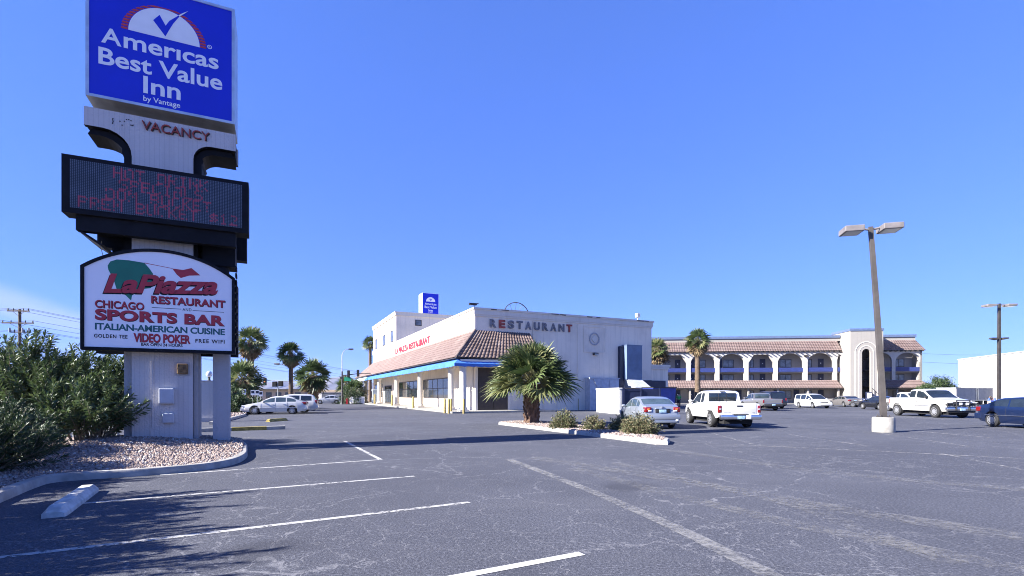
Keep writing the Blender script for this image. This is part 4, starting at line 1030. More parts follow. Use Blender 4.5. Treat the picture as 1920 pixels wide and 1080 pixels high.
T0 = G(1792, 759.5); T1 = G(1862, 758.5); td = T1-T0
tr_ = thing('box_trailer', 'grey ribbed box trailer parked in front of the white warehouse', 'trailer', T0, math.atan2(td.y, td.x)); tlen = td.length*1.0
b = MB(); b.box(0, tlen, 0, 2.5, .75, 2.55)
x = .12
while x < tlen-.1: b.box(x, x+.06, -.03, 0, .8, 2.5); x += .24
b.build('cargo_box', M['trailer'], tr_)
b = MB(); b.box(-.05, tlen+.05, -.04, 2.54, 2.55, 2.63); b.box(-.05, tlen+.05, -.05, 2.54, .62, .75); b.box(tlen*.56, tlen*.59, -.06, -.03, .75, 2.55); b.box(tlen*.52, tlen*.535, -.06, -.03, .75, 2.55); b.build('rail', M['galv'], tr_)
b = MB(); b.box(tlen*.2, tlen*.8, .4, 2.1, .4, .62); b.build('chassis', M['asph_dark'], tr_)
for x in (tlen*.68, tlen*.84):
    for y in (.15, 2.35):
        b = MB(); b.M = Matrix.Translation((0, 0, 0)); b.lathe_y([(.2, y-.14), (.45, y-.12), (.48, y-.05), (.48, y+.05), (.45, y+.12), (.2, y+.14)], x, .47, 18); b.build('wheel', M['tyre'], tr_, smooth=40)
b = MB(); b.box(tlen*.12, tlen*.15, .3, .5, 0, .62); b.box(tlen*.12, tlen*.15, 2.0, 2.2, 0, .62); b.build('landing_leg', M['dark'], tr_)

# block wall with a globe lamp, seen between the pylon and its post
w0 = G(378, 792); w1 = G(404, 789.5)
bw = thing('block_wall_pier', 'grey rendered wall pier behind the sign post', 'wall', (w0+w1)/2, GRID)
b = MB(); b.box(-.55, .45, -.2, .4, -.01, 2.3); b.box(-.65, .5, -.3, .5, -.01, .25); b.box(-.6, .5, -.24, .45, 2.3, 2.36); b.build('wall', M['blockwall'], bw)
gl = thing('globe_lamp', 'clear globe lamp on top of the grey wall pier', 'lamp', (w0+w1)/2 + U*.02 + Vector((0, 0, 2.36)), GRID)
b = MB(); b.lathe([(.09, 0), (.07, .05), (.06, .16), (.09, .2)], 12); b.build('lamp_base', M['dark'], gl, smooth=40); b = MB(); b.ball((0, 0, .36), .17, .17, .19); b.build('globe', M['clear_lens'], gl, smooth=60)

fn = thing('picket_fence', 'pale metal picket fence behind the oleander hedge', 'fence', (-13.4, 17.2, 0), R(180-8))
b = MB()
for k in range(75): b.box(k*.13, k*.13+.035, -.02, .02, .1, 1.75)
b.build('pickets', M['galv'], fn); b = MB(); b.box(0, 9.8, -.03, .03, .3, .36); b.box(0, 9.8, -.03, .03, 1.55, 1.61)
b.build('rails', M['galv'], fn)
for k in range(5):
    b = MB(); b.box(k*2.4-.04, k*2.4+.04, -.045, .045, 0, 1.85); b.build('post', M['galv'], fn)

# ------------------------------------------------------------------ light poles and street furniture
def shoebox(b, cx, sgn, z, w=.78, h=.26, m=0, ml=1):
    x0, x1 = (cx-w, cx) if sgn < 0 else (cx, cx+w)
    b.rbox(x0, x1, -w*.55, w*.55, z, z+h, .03, m); b.box(x0+.07, x1-.07, -w*.55+.07, w*.55-.07, z-.012, z+.002, ml)
def light_pole(label, loc, H, lean, mat, r0, r1, ped, headz, arm, w, h, rz=0, square=True):
    o = thing('light_pole', label, 'light pole', loc, rz, 'parking lot light poles')
    b = MB()
    if ped:
        b.lathe([(.40, -.01), (.405, .1), (.40, ped-.05), (.375, ped)], 28); b.build('pedestal', M['concrete'], o, smooth=40); b = MB()
        b.box(-.2, .2, -.2, .2, ped, ped+.03)
        for sx_ in (-.15, .15):
            for sy in (-.15, .15): b.tube([(sx_, sy, ped+.03), (sx_, sy, ped+.10)], .02, 6)
        b.build('base_plate', M['poledark'], o); b = MB()
    lx = lean*H
    n = 4 if square else 12; rings = []
    for k in range(9):
        u = k/8; z = ped+.02+(H-ped-.02)*u; r = r0+(r1-r0)*u; off = lx*u**1.15
        rings.append([(off + r*math.cos(2*math.pi*(i+.5)/n)*(1.41 if square else 1), r*math.sin(2*math.pi*(i+.5)/n)*(1.41 if square else 1), z) for i in range(n)])
    b.loft(rings, True, True); b.build('pole', mat, o, smooth=None if square else 40)
    for sgn in (-1, 1):
        b = MB(); b.tube([(lx, 0, H-.12), (lx+sgn*arm, 0, headz + .16)], .045, 8)
        shoebox(b, lx+sgn*arm, sgn, headz, w, h); b.build('lamp_head', [M['lamphead'], M['lens']], o)
    return o
pb = G(1656.5, 810)
lp = light_pole('leaning brown light pole with two box lamps on a round concrete base', pb, 8.55, -.055, M['polebrown'], .10, .075, .62, 8.33, .34, .72, .24, R(-14))
fb = Vector(((1873-960)/F*47, 47, 0))
lp2 = light_pole('dark upright light pole with two box lamps behind the navy sedan', fb, 10.0, .002, M['poledark'], .12, .09, .5, 9.72, .5, .75, .20, R(-6))
b = MB()
for sgn in (-1, 1):
    b.tube([(0, 0, 6.75), (sgn*.3, 0, 6.75)], .035, 6); b.prism([(sgn*.25, 6.62), (sgn*.72, 6.72), (sgn*.70, 6.84), (sgn*.25, 6.84)], -.2, .2)
b.build('side_lamp', M['poledark'], lp2)

# wheel stops
def wheelstop(label, a, c, m, w=.17, h=.13, group='concrete wheel stops'):
    a, c = Vector(a), Vector(c); d = c-a; o = thing('wheel_stop', label, 'wheel stop', (a+c)/2, math.atan2(d.y, d.x), group); L = d.length/2; rings = []
    for x, s in ((-L, .55), (-L+.05, .85), (-L+.14, 1), (0, 1.0), (L-.14, 1), (L-.05, .85), (L, .55)):
        rings.append([(x, -w*(.7+.3*s), .0), (x, -w*(.68+.3*s), .05), (x, -w*.52, h*s), (x, w*.52, h*s), (x, w*(.68+.3*s), .05), (x, w*(.7+.3*s), 0)])
    b = MB(); b.loft(rings, True, True); b.build('block', m, o, smooth=25); return o
ws = wheelstop('chipped white concrete wheel stop in the bush shade', G(99, 971), G(168, 921.5), M['wornwhite'], .13, .13)
wheelstop('yellow painted wheel stop near the white cars', G(502, 791), G(536, 788.6), M['kerb_yellow'], .16, .16)
# ------------------------------------------------------------------ vehicles (local frame: x forwards, y to the left, z up)
def lerp_tab(tab, x):
    if x <= tab[0][0]: return tab[0][1]
    for (x0, y0), (x1, y1) in zip(tab[:-1], tab[1:]):
        if x <= x1: return y0 + (y1-y0)*(x-x0)/max(1e-6, x1-x0)
    return tab[-1][1]
def vehicle(name, label, cat, loc, heading, sp, pm, group=None, detail=2, scale=1.0):
    """lofted body: a ring of points at each station along the car"""
    o = thing(name, label, cat, loc, heading, group); o.scale = (scale,)*3
    L, W = sp['L'], sp['W']; hl = L/2
    top = sorted(sp['top']); belt = sorted(sp['belt']); plan = sorted(sp['plan']); bot = sorted(sp['bot'])
    ax = sp['axles']; tr, ar = sp['tyre'], sp['arch']; bed_ = sp.get('bed'); tumble = sp.get('tumble', .16)
    xs = [p[0] for p in top] + [p[0] for p in belt] + [p[0] for p in bot] + [p[0] for p in plan]
    for a in ax: xs += [a+ar*q for q in (-1, -.97, -.86, -.62, -.32, 0, .32, .62, .86, .97, 1)]
    for g in sp['glass']: xs += [g[2], g[3]]
    if bed_: xs += [bed_[0], bed_[0]+.03, bed_[1], bed_[1]-.03]
    xs = sorted(q for q in xs if -hl <= q <= hl); u = []
    for q in xs:
        if not u or q-u[-1] > .006: u.append(q)
    H = max(z for _, z in top); rings = []
    for x in u:
        zt = lerp_tab(top, x); zb0 = lerp_tab(bot, x); zbl = min(lerp_tab(belt, x), zt-.02); w = W/2*lerp_tab(plan, x)
        za = zb0
        for a in ax:
            if abs(x-a) < ar: za = max(za, tr*.98 + math.sqrt(max(0, ar*ar-(x-a)**2)))
        gh = zt-zbl; wr = w*.965 - tumble*max(0, gh)/(H-.9)*.9 if gh > .03 else w*.93
        zs = max(zb0+.14, za+.02); zm = max(zb0+(zbl-zb0)*.55, za+.045); zsh = max(zbl-.07, za+.07)
        p = [(0, za), (w*.90, za), (w*.965, zs), (w, zm), (w*.995, min(zsh, zbl)), (w*.965, zbl)]
        bl = (w*.965, zbl); rl = (wr, zt-.05*min(1, gh*3))
        if bed_ and bed_[0] <= x <= bed_[1]:
            p = p[:5] + [(w*.99, zt-.03), (w*.985, zt-.02), (w*.98, zt-.01), (w*.97, zt), (w*.88, zt), (w*.875, bed_[2]), (0, bed_[2])]
        else:
            p += [(bl[0]+(rl[0]-bl[0])*.10, bl[1]+(rl[1]-bl[1])*.10), (bl[0]+(rl[0]-bl[0])*.88, bl[1]+(rl[1]-bl[1])*.88), rl, (wr*.90, zt-.014*min(1, gh*3+.4)), (wr*.5, zt+.008), (0, zt+.012)]
        full = [(x, y, z) for y, z in p] + [(x, -y, z) for y, z in p[-2:0:-1]]
        rings.append(full)
    n = len(rings[0]); h = 11
    body = MB(); parts = {}
    def glass_at(xa, xb, k):
        kk = k if k < h else n-1-k   # mirrored band index
        for gi, g in enumerate(sp['glass']):
            if g[2]-.003 <= xa and xb <= g[3]+.003:
                if g[1] == 'side' and kk == 6: return (g[0], gi, k < h)
                if g[1] == 'top' and kk in (9, 10): return (g[0], gi, 0)
        return None
    for i in range(len(rings)-1):
        for k in range(n):
            a, b_ = k, (k+1) % n; q = [rings[i][a], rings[i+1][a], rings[i+1][b_], rings[i][b_]]
            g = glass_at(u[i], u[i+1], k); tgt = body if g is None else parts.setdefault(g, MB())
            if g is not None and len({tuple(round(c, 4) for c in p) for p in q}) < 3: continue
            m = 0
            kk = k if k < h else n-1-k
            if kk == 0: m = 1
            tgt.add(q, [(0,1,2,3)], m if g is None else 0)
    for i, ring in ((0, rings[0]), (len(rings)-1, rings[-1])): body.add(ring, [tuple(range(n))], 0)
    # door seams, thin and just proud of the paint
    for x in sp.get('seams', ()):
        j = min(range(len(u)), key=lambda q: abs(u[q]-x)); rg_ = [Vector(rings[j][k]) for k in range(2, 6)]
        for s in (1, -1): body.tube([(x, s*(p.y+.0005), p.z) for p in rg_], .006, 4, 1)
    bo = body.build('body', [pm, M['asph_dark']], o, fix=False)
    bm = bmesh.new(); bm.from_mesh(bo.data); bmesh.ops.remove_doubles(bm, verts=bm.verts, dist=.0008); bmesh.ops.recalc_face_normals(bm, faces=bm.faces); bm.to_mesh(bo.data); bm.free()
    bo.data.shade_smooth(); bo.data.set_sharp_from_angle(angle=R(32))
    for nme, mb in parts.items():
        mb.build(nme[0], M[sp.get('glassmat', 'car_glass')], o, smooth=30)
    ub = MB(); ub.box(-hl*.9, hl*.9, -W*.32, W*.32, .20, .5); ub.build('underbody', M['asph_dark'], o)
    # wheels
    for a in ax:
        for s in (-1, 1):
            yc = s*(W/2-.13); t_ = MB(); tw = sp.get('tw', .20)/2
            t_.lathe_y([(tr*.62, yc-tw), (tr*.92, yc-tw), (tr, yc-tw*.7), (tr, yc+tw*.7), (tr*.92, yc+tw), (tr*.62, yc+tw)], a, tr, 24)
            w_ = t_.build('wheel', M['tyre'], o, smooth=40)
            r_ = MB(); yo = yc+s*tw; rr_ = tr*.64
            r_.lathe_y([(.01, yo-s*.03), (rr_*.3, yo-s*.02), (rr_*.86, yo-s*.045), (rr_, yo-s*.002), (rr_, yo-s*.05)] if s > 0 else [(rr_, yo+.05), (rr_, yo+.002), (rr_*.86, yo+.045), (rr_*.3, yo+.02), (.01, yo+.03)], a, tr, 24, 1)
            ns = sp.get('spokes', 6)
            for k in range(ns):
                an = 2*math.pi*k/ns+.3; ca, sa = math.cos(an), math.sin(an); wd_ = rr_*.16
                r_.add([(a+ca*rr_*.2-sa*wd_, yo+s*.004, tr+sa*rr_*.2+ca*wd_), (a+ca*rr_*.2+sa*wd_, yo+s*.004, tr+sa*rr_*.2-ca*wd_), (a+ca*rr_*.95+sa*wd_*1.3, yo-s*.002, tr+sa*rr_*.95-ca*wd_*1.3), (a+ca*rr_*.95-sa*wd_*1.3, yo-s*.002, tr+sa*rr_*.95+ca*wd_*1.3)], [(0,1,2,3)], 0)
            r_.lathe_y([(rr_*.24, yo-.01*s), (rr_*.22, yo+s*.012), (.005, yo+s*.014)], a, tr, 12, 0)
            r_.lathe_y([(rr_*1.0, yo+s*.001), (rr_*1.0, yo+s*.006), (rr_*.88, yo+s*.006), (rr_*.88, yo+s*.001)], a, tr, 24, 0, False)
            r_.build('rim', [M['rim'], M['dark']], w_)
    zb_ = {}
    def surf_x(side, z):  # x of nose (+1) or tail (-1) near height z
        return side*hl
    # simple fitted extras
    for nm, m, boxes in sp.get('extras', ()):
        for bx in boxes:
            b = MB(); r = min(.035, abs(bx[1]-bx[0])*.3, abs(bx[3]-bx[2])*.3, abs(bx[5]-bx[4])*.3); b.rbox(*bx, r=max(r, .004)); b.build(nm, M[m] if isinstance(m, str) else m, o, smooth=45)
    if 'mirror' in sp:
        mx, mz = sp['mirror']
        for s in (-1, 1):
            b = MB(); w = W/2*lerp_tab(plan, mx); b.ball((mx, s*(w+.09), mz), .07, .11, .075, 0, 10, 6); b.tube([(mx+.02, s*(w*.93), mz-.05), (mx, s*(w+.05), mz-.02)], .025, 6, 1); b.build('mirror', [sp.get('mirror_mat', pm), M['dark']], o, smooth=50)
    for hx, hz in sp.get('handles', ()):
        for s in (-1, 1):
            w = W/2*lerp_tab(plan, hx); b = MB(); b.rbox(hx-.09, hx+.09, s*w-.012, s*w+.02, hz-.018, hz+.018, .008); b.build('door_handle', sp.get('handle_mat', pm), o)
    return o

def sedan_spec(L=4.54, W=1.76, H=1.47, wb=2.60, fo=.93, kind=0, tr=.315):
    hl = L/2; fa = hl-fo; ra = fa-wb; k = H/1.47
    sp = dict(L=L, W=W, tyre=tr, arch=tr+.055, axles=(fa, ra), tw=.20)
    sp['top'] = [(hl, .56*k), (hl-.06, .66*k), (hl-.35, .79*k), (hl-.95, .91*k), (hl-1.32, .985*k), (hl-1.75, 1.21*k), (hl-2.12, 1.385*k), (hl-2.5, 1.45*k), (hl-2.8, 1.468*k), (-hl+1.35, 1.43*k), (-hl+1.05, 1.36*k), (-hl+.72, 1.20*k), (-hl+.44, 1.085*k), (-hl+.18, 1.06*k), (-hl+.10, 1.03*k), (-hl+.035, .84*k), (-hl+.005, .66*k), (-hl, .60*k)]
    sp['belt'] = [(hl, .50*k), (hl-.35, .72*k), (hl-1.2, .90*k), (-hl+.8, .985*k), (-hl+.1, .96*k), (-hl, .56*k)]
    sp['plan'] = [(hl, .66), (hl-.08, .80), (hl-.3, .91), (hl-.8, .98), (0, 1), (-hl+.8, .985), (-hl+.3, .94), (-hl+.08, .87), (-hl, .80)]
    sp['bot'] = [(hl, .32), (hl-.1, .22), (hl-.6, .20), (-hl+.6, .21), (-hl+.1, .27), (-hl, .34)]
    sp['glass'] = [('windshield', 'top', hl-2.12, hl-1.36), ('rear_window', 'top', -hl+.50, -hl+1.05), ('side_window', 'side', hl-2.42, hl-1.55), ('side_window', 'side', hl-3.22, hl-2.50), ('quarter_window', 'side', -hl+.80, hl-3.30)]
    sp['seams'] = (hl-1.45, hl-2.46, hl-3.35)
    sp['mirror'] = (hl-1.62, 1.0*k); sp['handles'] = ((hl-2.25, .80*k), (hl-3.1, .82*k))
    return sp

# --- silver saloon on the right of the island (seen from behind)
SILV = paint('silver_paint', (0.252, 0.2814, 0.3276, 1), .35, .32)
sp = sedan_spec(); hl = sp['L']/2
sp['glassmat'] = 'car_glass_light'
sp['extras'] = [('tail_light', 'red_lens', [(-hl+.0, -hl+.40, .50, .80, .76, .99), (-hl+.0, -hl+.40, -.80, -.50, .76, .99)]),
                ('reversing_lamp', 'clear_lens', [(-hl-.012, -hl+.05, .50, .66, .79, .86), (-hl-.012, -hl+.05, -.66, -.50, .79, .86)]),
                ('indicator', 'amber_lens', [(-hl-.013, -hl+.05, .58, .70, .865, .93), (-hl-.013, -hl+.05, -.70, -.58, .865, .93)]),
                ('plate_recess', 'dark', [(-hl-.005, -hl+.06, -.33, .33, .74, .90)]), ('licence_plate', 'plate', [(-hl-.018, -hl+.0, -.16, .16, .745, .885)]),
                ('rear_bumper', SILV, [(-hl-.05, -hl+.3, -.79, .79, .42, .66), (-hl-.03, -hl+.25, -.74, .74, .28, .43)]), ('bumper_reflector', 'clear_lens', [(-hl-.065, -hl, .58, .70, .36, .44), (-hl-.065, -hl, -.70, -.58, .36, .44)]),
                ('chrome_trim', 'chrome', [(-hl-.016, -hl+.06, -.34, .34, .905, .93)]), ('badge', 'chrome', [(-hl-.0, -hl+.10, -.06, .06, .95, 1.02)]),
                ('head_light', 'clear_lens', [(hl-.42, hl-.06, .48, .78, .60, .74), (hl-.42, hl-.06, -.78, -.48, .60, .74)]), ('muffler', 'dark', [(-hl-.02, -hl+.5, -.55, -.35, .2, .3)])]
rl_ = G(1231, 801.5)
carS = vehicle('sedan', 'silver four door sedan parked beside the palm island, seen from behind', 'car', Vector((6.61, 24.87, 0)), R(90+3), sp, SILV)

def pickup_spec(L, W, H, wb, fo, rail, cabL, tr, hood=1.05, kind=0):
    hl = L/2; fa = hl-fo; ra = fa-wb; cab_r = cabL
    sp = dict(L=L, W=W, tyre=tr, arch=tr+.085, axles=(fa, ra), tw=.26)
    cf = hl-1.25
    sp['top'] = [(hl, .72), (hl-.05, hood-.16), (hl-.35, hood-.05), (hl-.9, hood+.02), (cf, hood+.08), (cf-.42, H-.38), (cf-.78, H-.10), (cf-1.05, H-.03), (cf-1.4, H), (cab_r+.16, H-.02), (cab_r+.06, H-.06), (cab_r, rail+.05), (cab_r-.015, rail), (-hl+.012, rail), (-hl, rail-.02)]
    sp['belt'] = [(hl, .62), (hl-.35, hood-.14), (cf, hood-.02), (cab_r, rail+.0), (cab_r-.02, rail-.06), (-hl, rail-.06)]
    sp['plan'] = [(hl, .80), (hl-.1, .90), (hl-.4, .965), (hl-1, 1), (-hl+.1, 1), (-hl, .985)]
    sp['bot'] = [(hl, .46), (hl-.6, .42), (0, .44), (-hl+.5, .46), (-hl, .58)]
    sp['bed'] = (-hl+.07, cab_r-.06, .70)
    sp['tumble'] = .17
    return sp
# --- white pickup next to it
WHITE = paint('white_car_paint', (0.5712, 0.5712, 0.5628, 1), 0, .35)
L = 5.28; hl = L/2
sp = pickup_spec(L, 1.88, 1.76, 3.24, .88, 1.14, -.62, .385); cf = hl-1.25
sp['glass'] = [('windshield', 'top', cf-.78, cf-.03), ('side_window', 'side', cf-1.42, cf-.28), ('rear_side_window', 'side', cf-1.92, cf-1.52)]
sp['seams'] = (cf-.1, cf-1.47); sp['mirror'] = (cf-.35, 1.22); sp['handles'] = ((cf-1.3, .98),); sp['handle_mat'] = M['dark']
sp['extras'] = [('rear_window', 'car_glass', [(-.625, -.60, -.66, .66, 1.22, 1.63)]), ('window_divider', 'dark', [(-.632, -.62, -.2, -.17, 1.22, 1.63), (-.632, -.62, .17, .2, 1.22, 1.63)]),
                ('tail_light', 'red_lens', [(-hl-.015, -hl+.16, .80, .955, .72, 1.06), (-hl-.015, -hl+.16, -.955, -.80, .72, 1.06)]),
                ('reversing_lamp', 'clear_lens', [(-hl-.022, -hl, .83, .92, .87, .915), (-hl-.022, -hl, -.92, -.83, .87, .915)]),
                ('tailgate', WHITE, [(-hl-.012, -hl+.05, -.77, .77, .66, 1.13)]), ('tailgate_handle', 'dark', [(-hl-.03, -hl, -.13, .13, 1.0, 1.06)]),
                ('rear_bumper', 'chrome', [(-hl-.18, -hl+.02, -.92, .92, .42, .64)]), ('bumper_step', 'dark', [(-hl-.19, -hl-.02, -.34, .34, .60, .66)]), ('licence_plate', 'plate', [(-hl-.2, -hl-.16, -.16, .16, .44, .59)]), ('plate_sticker', 'signwhite', [(-hl-.2, -hl-.16, -.44, -.22, .46, .62)]),
                ('wheel_arch_flare', WHITE, [(sp['axles'][1]-.52, sp['axles'][1]+.52, .925, .965, .80, .88), (sp['axles'][1]-.52, sp['axles'][1]+.52, -.965, -.925, .80, .88)]),
                ('brake_lamp', 'dark', [(-.635, -.58, -.12, .12, 1.685, 1.72)]), ('hitch', 'dark', [(-hl-.16, -hl+.4, -.05, .05, .36, .42)])]
pkW = vehicle('pickup_truck', 'white pickup with chrome rear bumper beside the silver sedan, seen from behind', 'pickup', Vector((10.45, 25.74, 0)), R(90-1.5), sp, WHITE)
b = MB(); b.M = Matrix.Rotation(R(-90), 4, 'Z'); b.text('TACOMA', -.72, .70, .34, .05, -hl-.013, .006, 0, .02); b.text('V6', .56, .70, .12, .05, -hl-.013, .006, 0, .02); b.build('tailgate_lettering', M['galv'], pkW)

# --- white pickup with a black grille guard, facing the viewer
WHITE2 = paint('cream_white_paint', (0.5712, 0.5628, 0.5292, 1), 0, .35)
L = 5.3; hl = L/2
sp = pickup_spec(L, 1.98, 1.95, 3.5, 1.0, 1.32, -.62, .42, 1.24); cf = hl-1.25
sp['glass'] = [('windshield', 'top', cf-.78, cf-.03), ('side_window', 'side', cf-1.35, cf-.28), ('rear_side_window', 'side', cf-2.0, cf-1.46)]
sp['seams'] = (cf-.08, cf-1.41, -.62); sp['mirror'] = (cf-.38, 1.36); sp['mirror_mat'] = M['dark']; sp['handles'] = ((cf-1.28, 1.08),); sp['handle_mat'] = M['dark']; sp['glassmat'] = 'car_glass'
ga = []
for y in (-.42, .42): ga.append((hl+.10, hl+.16, y-.035, y+.035, .50, 1.20))
ga += [(hl+.10, hl+.16, -.45, .45, 1.13, 1.19), (hl+.10, hl+.16, -.45, .45, .80, .85), (hl+.09, hl+.15, -.98, -.45, .98, 1.03), (hl+.09, hl+.15, .45, .98, .98, 1.03), (hl+.09, hl+.15, -.98, -.45, .72, .77), (hl+.09, hl+.15, .45, .98, .72, .77), (hl+.06, hl+.13, -.99, -.93, .70, 1.05), (hl+.06, hl+.13, .93, .99, .70, 1.05)]
sp['extras'] = [('grille', 'dark', [(hl-.05, hl+.03, -.50, .50, .78, 1.09)]), ('grille_bar', 'chrome', [(hl+.02, hl+.045, -.50, .50, .92, .96)]),
                ('head_light', 'clear_lens', [(hl-.2, hl+.02, .53, .88, .96, 1.09), (hl-.2, hl+.02, -.88, -.53, .96, 1.09)]), ('indicator', 'dark', [(hl-.2, hl+.02, .53, .90, .82, .94), (hl-.2, hl+.02, -.90, -.53, .82, .94)]),
                ('front_bumper', 'chrome', [(hl-.1, hl+.10, -.98, .98, .50, .74)]), ('air_dam', 'dark', [(hl-.1, hl+.02, -.9, .9, .36, .50)]),
                ('grille_guard', 'dark', ga), ('spot_lamp', 'clear_lens', [(hl+.16, hl+.24, -.30, -.12, .86, 1.02), (hl+.16, hl+.24, .12, .30, .86, 1.02)]), ('licence_plate', 'plate', [(hl+.10, hl+.13, -.16, .16, .50, .64)]),
                ('tail_light', 'red_lens', [(-hl-.01, -hl+.1, .85, 1.0, .9, 1.26), (-hl-.01, -hl+.1, -1.0, -.85, .9, 1.26)]), ('rear_bumper', 'chrome', [(-hl-.16, -hl, -.96, .96, .5, .72)]), ('rear_window', 'car_glass', [(-.63, -.60, -.7, .7, 1.40, 1.78)]),
                ('side_moulding', 'alu', [(-1.0, 1.2, 1.0, 1.02, .80, .84), (-1.0, 1.2, -1.02, -1.0, .80, .84)])]
sp['spokes'] = 8
pk2 = vehicle('pickup_truck', 'white pickup with black grille guard and spot lamps, facing the viewer', 'pickup', Vector((29.55, 35.85, 0)), R(-90-2), sp, WHITE2)

# --- navy sedan at the right edge
NAVY = paint('navy_car_paint', (.006, .014, .048, 1), .2, .28)
sp = sedan_spec(5.0, 1.94, 1.45, 3.0, 1.1, 0, .335); hl = sp['L']/2
sp['extras'] = [('tail_light', 'red_lens', [(-hl, -hl+.3, .62, .90, .74, .96), (-hl, -hl+.3, -.90, -.62, .74, .96)]), ('rear_bumper', NAVY, [(-hl-.08, -hl+.3, -.90, .90, .36, .64)]), ('front_bumper', NAVY, [(hl-.3, hl+.05, -.84, .84, .30, .56)]), ('head_light', 'clear_lens', [(hl-.35, hl-.02, .5, .82, .58, .72), (hl-.35, hl-.02, -.82, -.5, .58, .72)]),
                ('side_moulding', 'chrome', [(-1.9, 1.3, .975, .99, .56, .585), (-1.9, 1.3, -.99, -.975, .56, .585)])]
sp['spokes'] = 10
vehicle('sedan', 'navy blue sedan cropped by the right edge, parked across from the leaning pole', 'car', Vector((24.1, 22.9, 0)), R(-90-1), sp, NAVY)

# --- white minivan
sp = dict(L=4.75, W=1.83, tyre=.33, arch=.385, axles=(1.45, -1.35), tw=.2); hl = 2.375
sp['top'] = [(hl, .58), (hl-.08, .72), (hl-.5, .90), (hl-.95, 1.02), (hl-1.4, 1.30), (hl-1.85, 1.55), (hl-2.2, 1.63), (0, 1.66), (-hl+.45, 1.64), (-hl+.25, 1.58), (-hl+.04, 1.0), (-hl, .7)]
sp['belt'] = [(hl, .5), (hl-.5, .78), (hl-.95, .92), (-hl+.1, 1.0), (-hl, .64)]
sp['plan'] = [(hl, .70), (hl-.1, .84), (hl-.5, .95), (hl-1, 1), (-hl+.2, .98), (-hl, .92)]; sp['bot'] = [(hl, .32), (hl-.5, .22), (-hl+.5, .22), (-hl, .32)]
sp['glass'] = [('windshield', 'top', hl-1.85, hl-.98), ('side_window', 'side', hl-2.2, hl-1.2), ('side_window', 'side', hl-3.3, hl-2.3), ('quarter_window', 'side', -hl+.35, hl-3.4), ('rear_window', 'top', -hl+.06, -hl+.25)]
sp['seams'] = (hl-1.1, hl-2.25, hl-3.35); sp['mirror'] = (hl-1.3, 1.08); sp['handles'] = ((hl-2.1, .85),)
sp['extras'] = [('head_light', 'clear_lens', [(hl-.25, hl, .48, .82, .60, .74), (hl-.25, hl, -.82, -.48, .60, .74)]), ('grille', 'dark', [(hl-.1, hl+.01, -.4, .4, .60, .70)]), ('front_bumper', WHITE, [(hl-.2, hl+.07, -.84, .84, .30, .56)]), ('air_intake', 'dark', [(hl-.1, hl+.075, -.5, .5, .34, .42)])]
mv = vehicle('minivan', 'white minivan parked alone in front of the motel, facing the viewer', 'van', Vector(((1528-960)/F*59, 59.5, 0)), R(-90), sp, WHITE)

# --- grey pickup and dark van behind the white pickup
GREY = paint('grey_car_paint', (0.189, 0.189, 0.1953, 1), .3, .35)
L = 5.3; hl = L/2
sp = pickup_spec(L, 1.9, 1.72, 3.2, .9, 1.15, -.5, .37); cf = hl-1.25
sp['glass'] = [('windshield', 'top', cf-.78, cf-.03), ('side_window', 'side', cf-1.42, cf-.28), ('rear_side_window', 'side', cf-1.9, cf-1.5)]
sp['mirror'] = (cf-.35, 1.2)
sp['extras'] = [('rear_window', 'car_glass_light', [(-.51, -.48, -.68, .68, 1.2, 1.6)]), ('tail_light', 'red_lens', [(-hl-.01, -hl+.1, .82, .95, .75, 1.05), (-hl-.01, -hl+.1, -.95, -.82, .75, 1.05)]), ('rear_bumper', 'dark', [(-hl-.15, -hl, -.92, .92, .42, .64)]), ('licence_plate', 'plate', [(-hl-.17, -hl-.1, -.16, .16, .5, .63)]), ('tailgate_trim', 'chrome', [(-hl-.012, -hl+.02, -.75, .75, .69, .74)])]
vehicle('pickup_truck', 'grey pickup seen from behind past the white pickup tailgate', 'pickup', Vector(((1426-960)/F*51, 51.2, 0)), R(90), sp, GREY)
BLACK = paint('black_car_paint', (.008, .009, .013, 1), .1, .3)
def van_spec(L, W, H, tr=.36, boxy=.0):
    hl = L/2; sp = dict(L=L, W=W, tyre=tr, arch=tr+.06, axles=(hl-.92, -hl+1.0), tw=.22)
    sp['top'] = [(hl, .7), (hl-.06, .85), (hl-.5, 1.0), (hl-1.05, 1.08), (hl-1.6, H-.16), (hl-1.95, H-.04), (0, H), (-hl+.4, H-.03), (-hl+.22, H-.1), (-hl+.03, 1.05), (-hl, .75)]
    sp['belt'] = [(hl, .62), (hl-.5, .9), (hl-1.05, 1.0), (-hl+.1, 1.05), (-hl, .7)]; sp['plan'] = [(hl, .78), (hl-.15, .9), (hl-.6, .98), (-hl+.2, .985), (-hl, .93)]; sp['bot'] = [(hl, .36), (hl-.5, .26), (-hl+.5, .28), (-hl, .4)]
    sp['glass'] = [('windshield', 'top', hl-1.95, hl-1.1), ('side_window', 'side', hl-2.25, hl-1.3), ('side_window', 'side', hl-3.1, hl-2.35), ('quarter_window', 'side', -hl+.35, hl-3.2), ('rear_window', 'top', -hl+.05, -hl+.2)]
    sp['mirror'] = (hl-1.35, 1.12); sp['seams'] = (hl-1.2, hl-2.3)
    sp['extras'] = [('tail_light', 'red_lens', [(-hl-.01, -hl+.12, .72, .88, .9, 1.15), (-hl-.01, -hl+.12, -.88, -.72, .9, 1.15)]), ('head_light', 'clear_lens', [(hl-.2, hl, .5, .82, .72, .86), (hl-.2, hl, -.82, -.5, .72, .86)]), ('rear_bumper', 'dark', [(-hl-.06, -hl+.2, -.86, .86, .42, .62)])]
    return sp
vehicle('sport_utility_car', 'black tall sport utility car parked beyond the grey pickup by the motel doors', 'car', Vector(((1444-960)/F*57, 57.5, 0)), R(90), van_spec(4.8, 1.9, 1.92), BLACK)
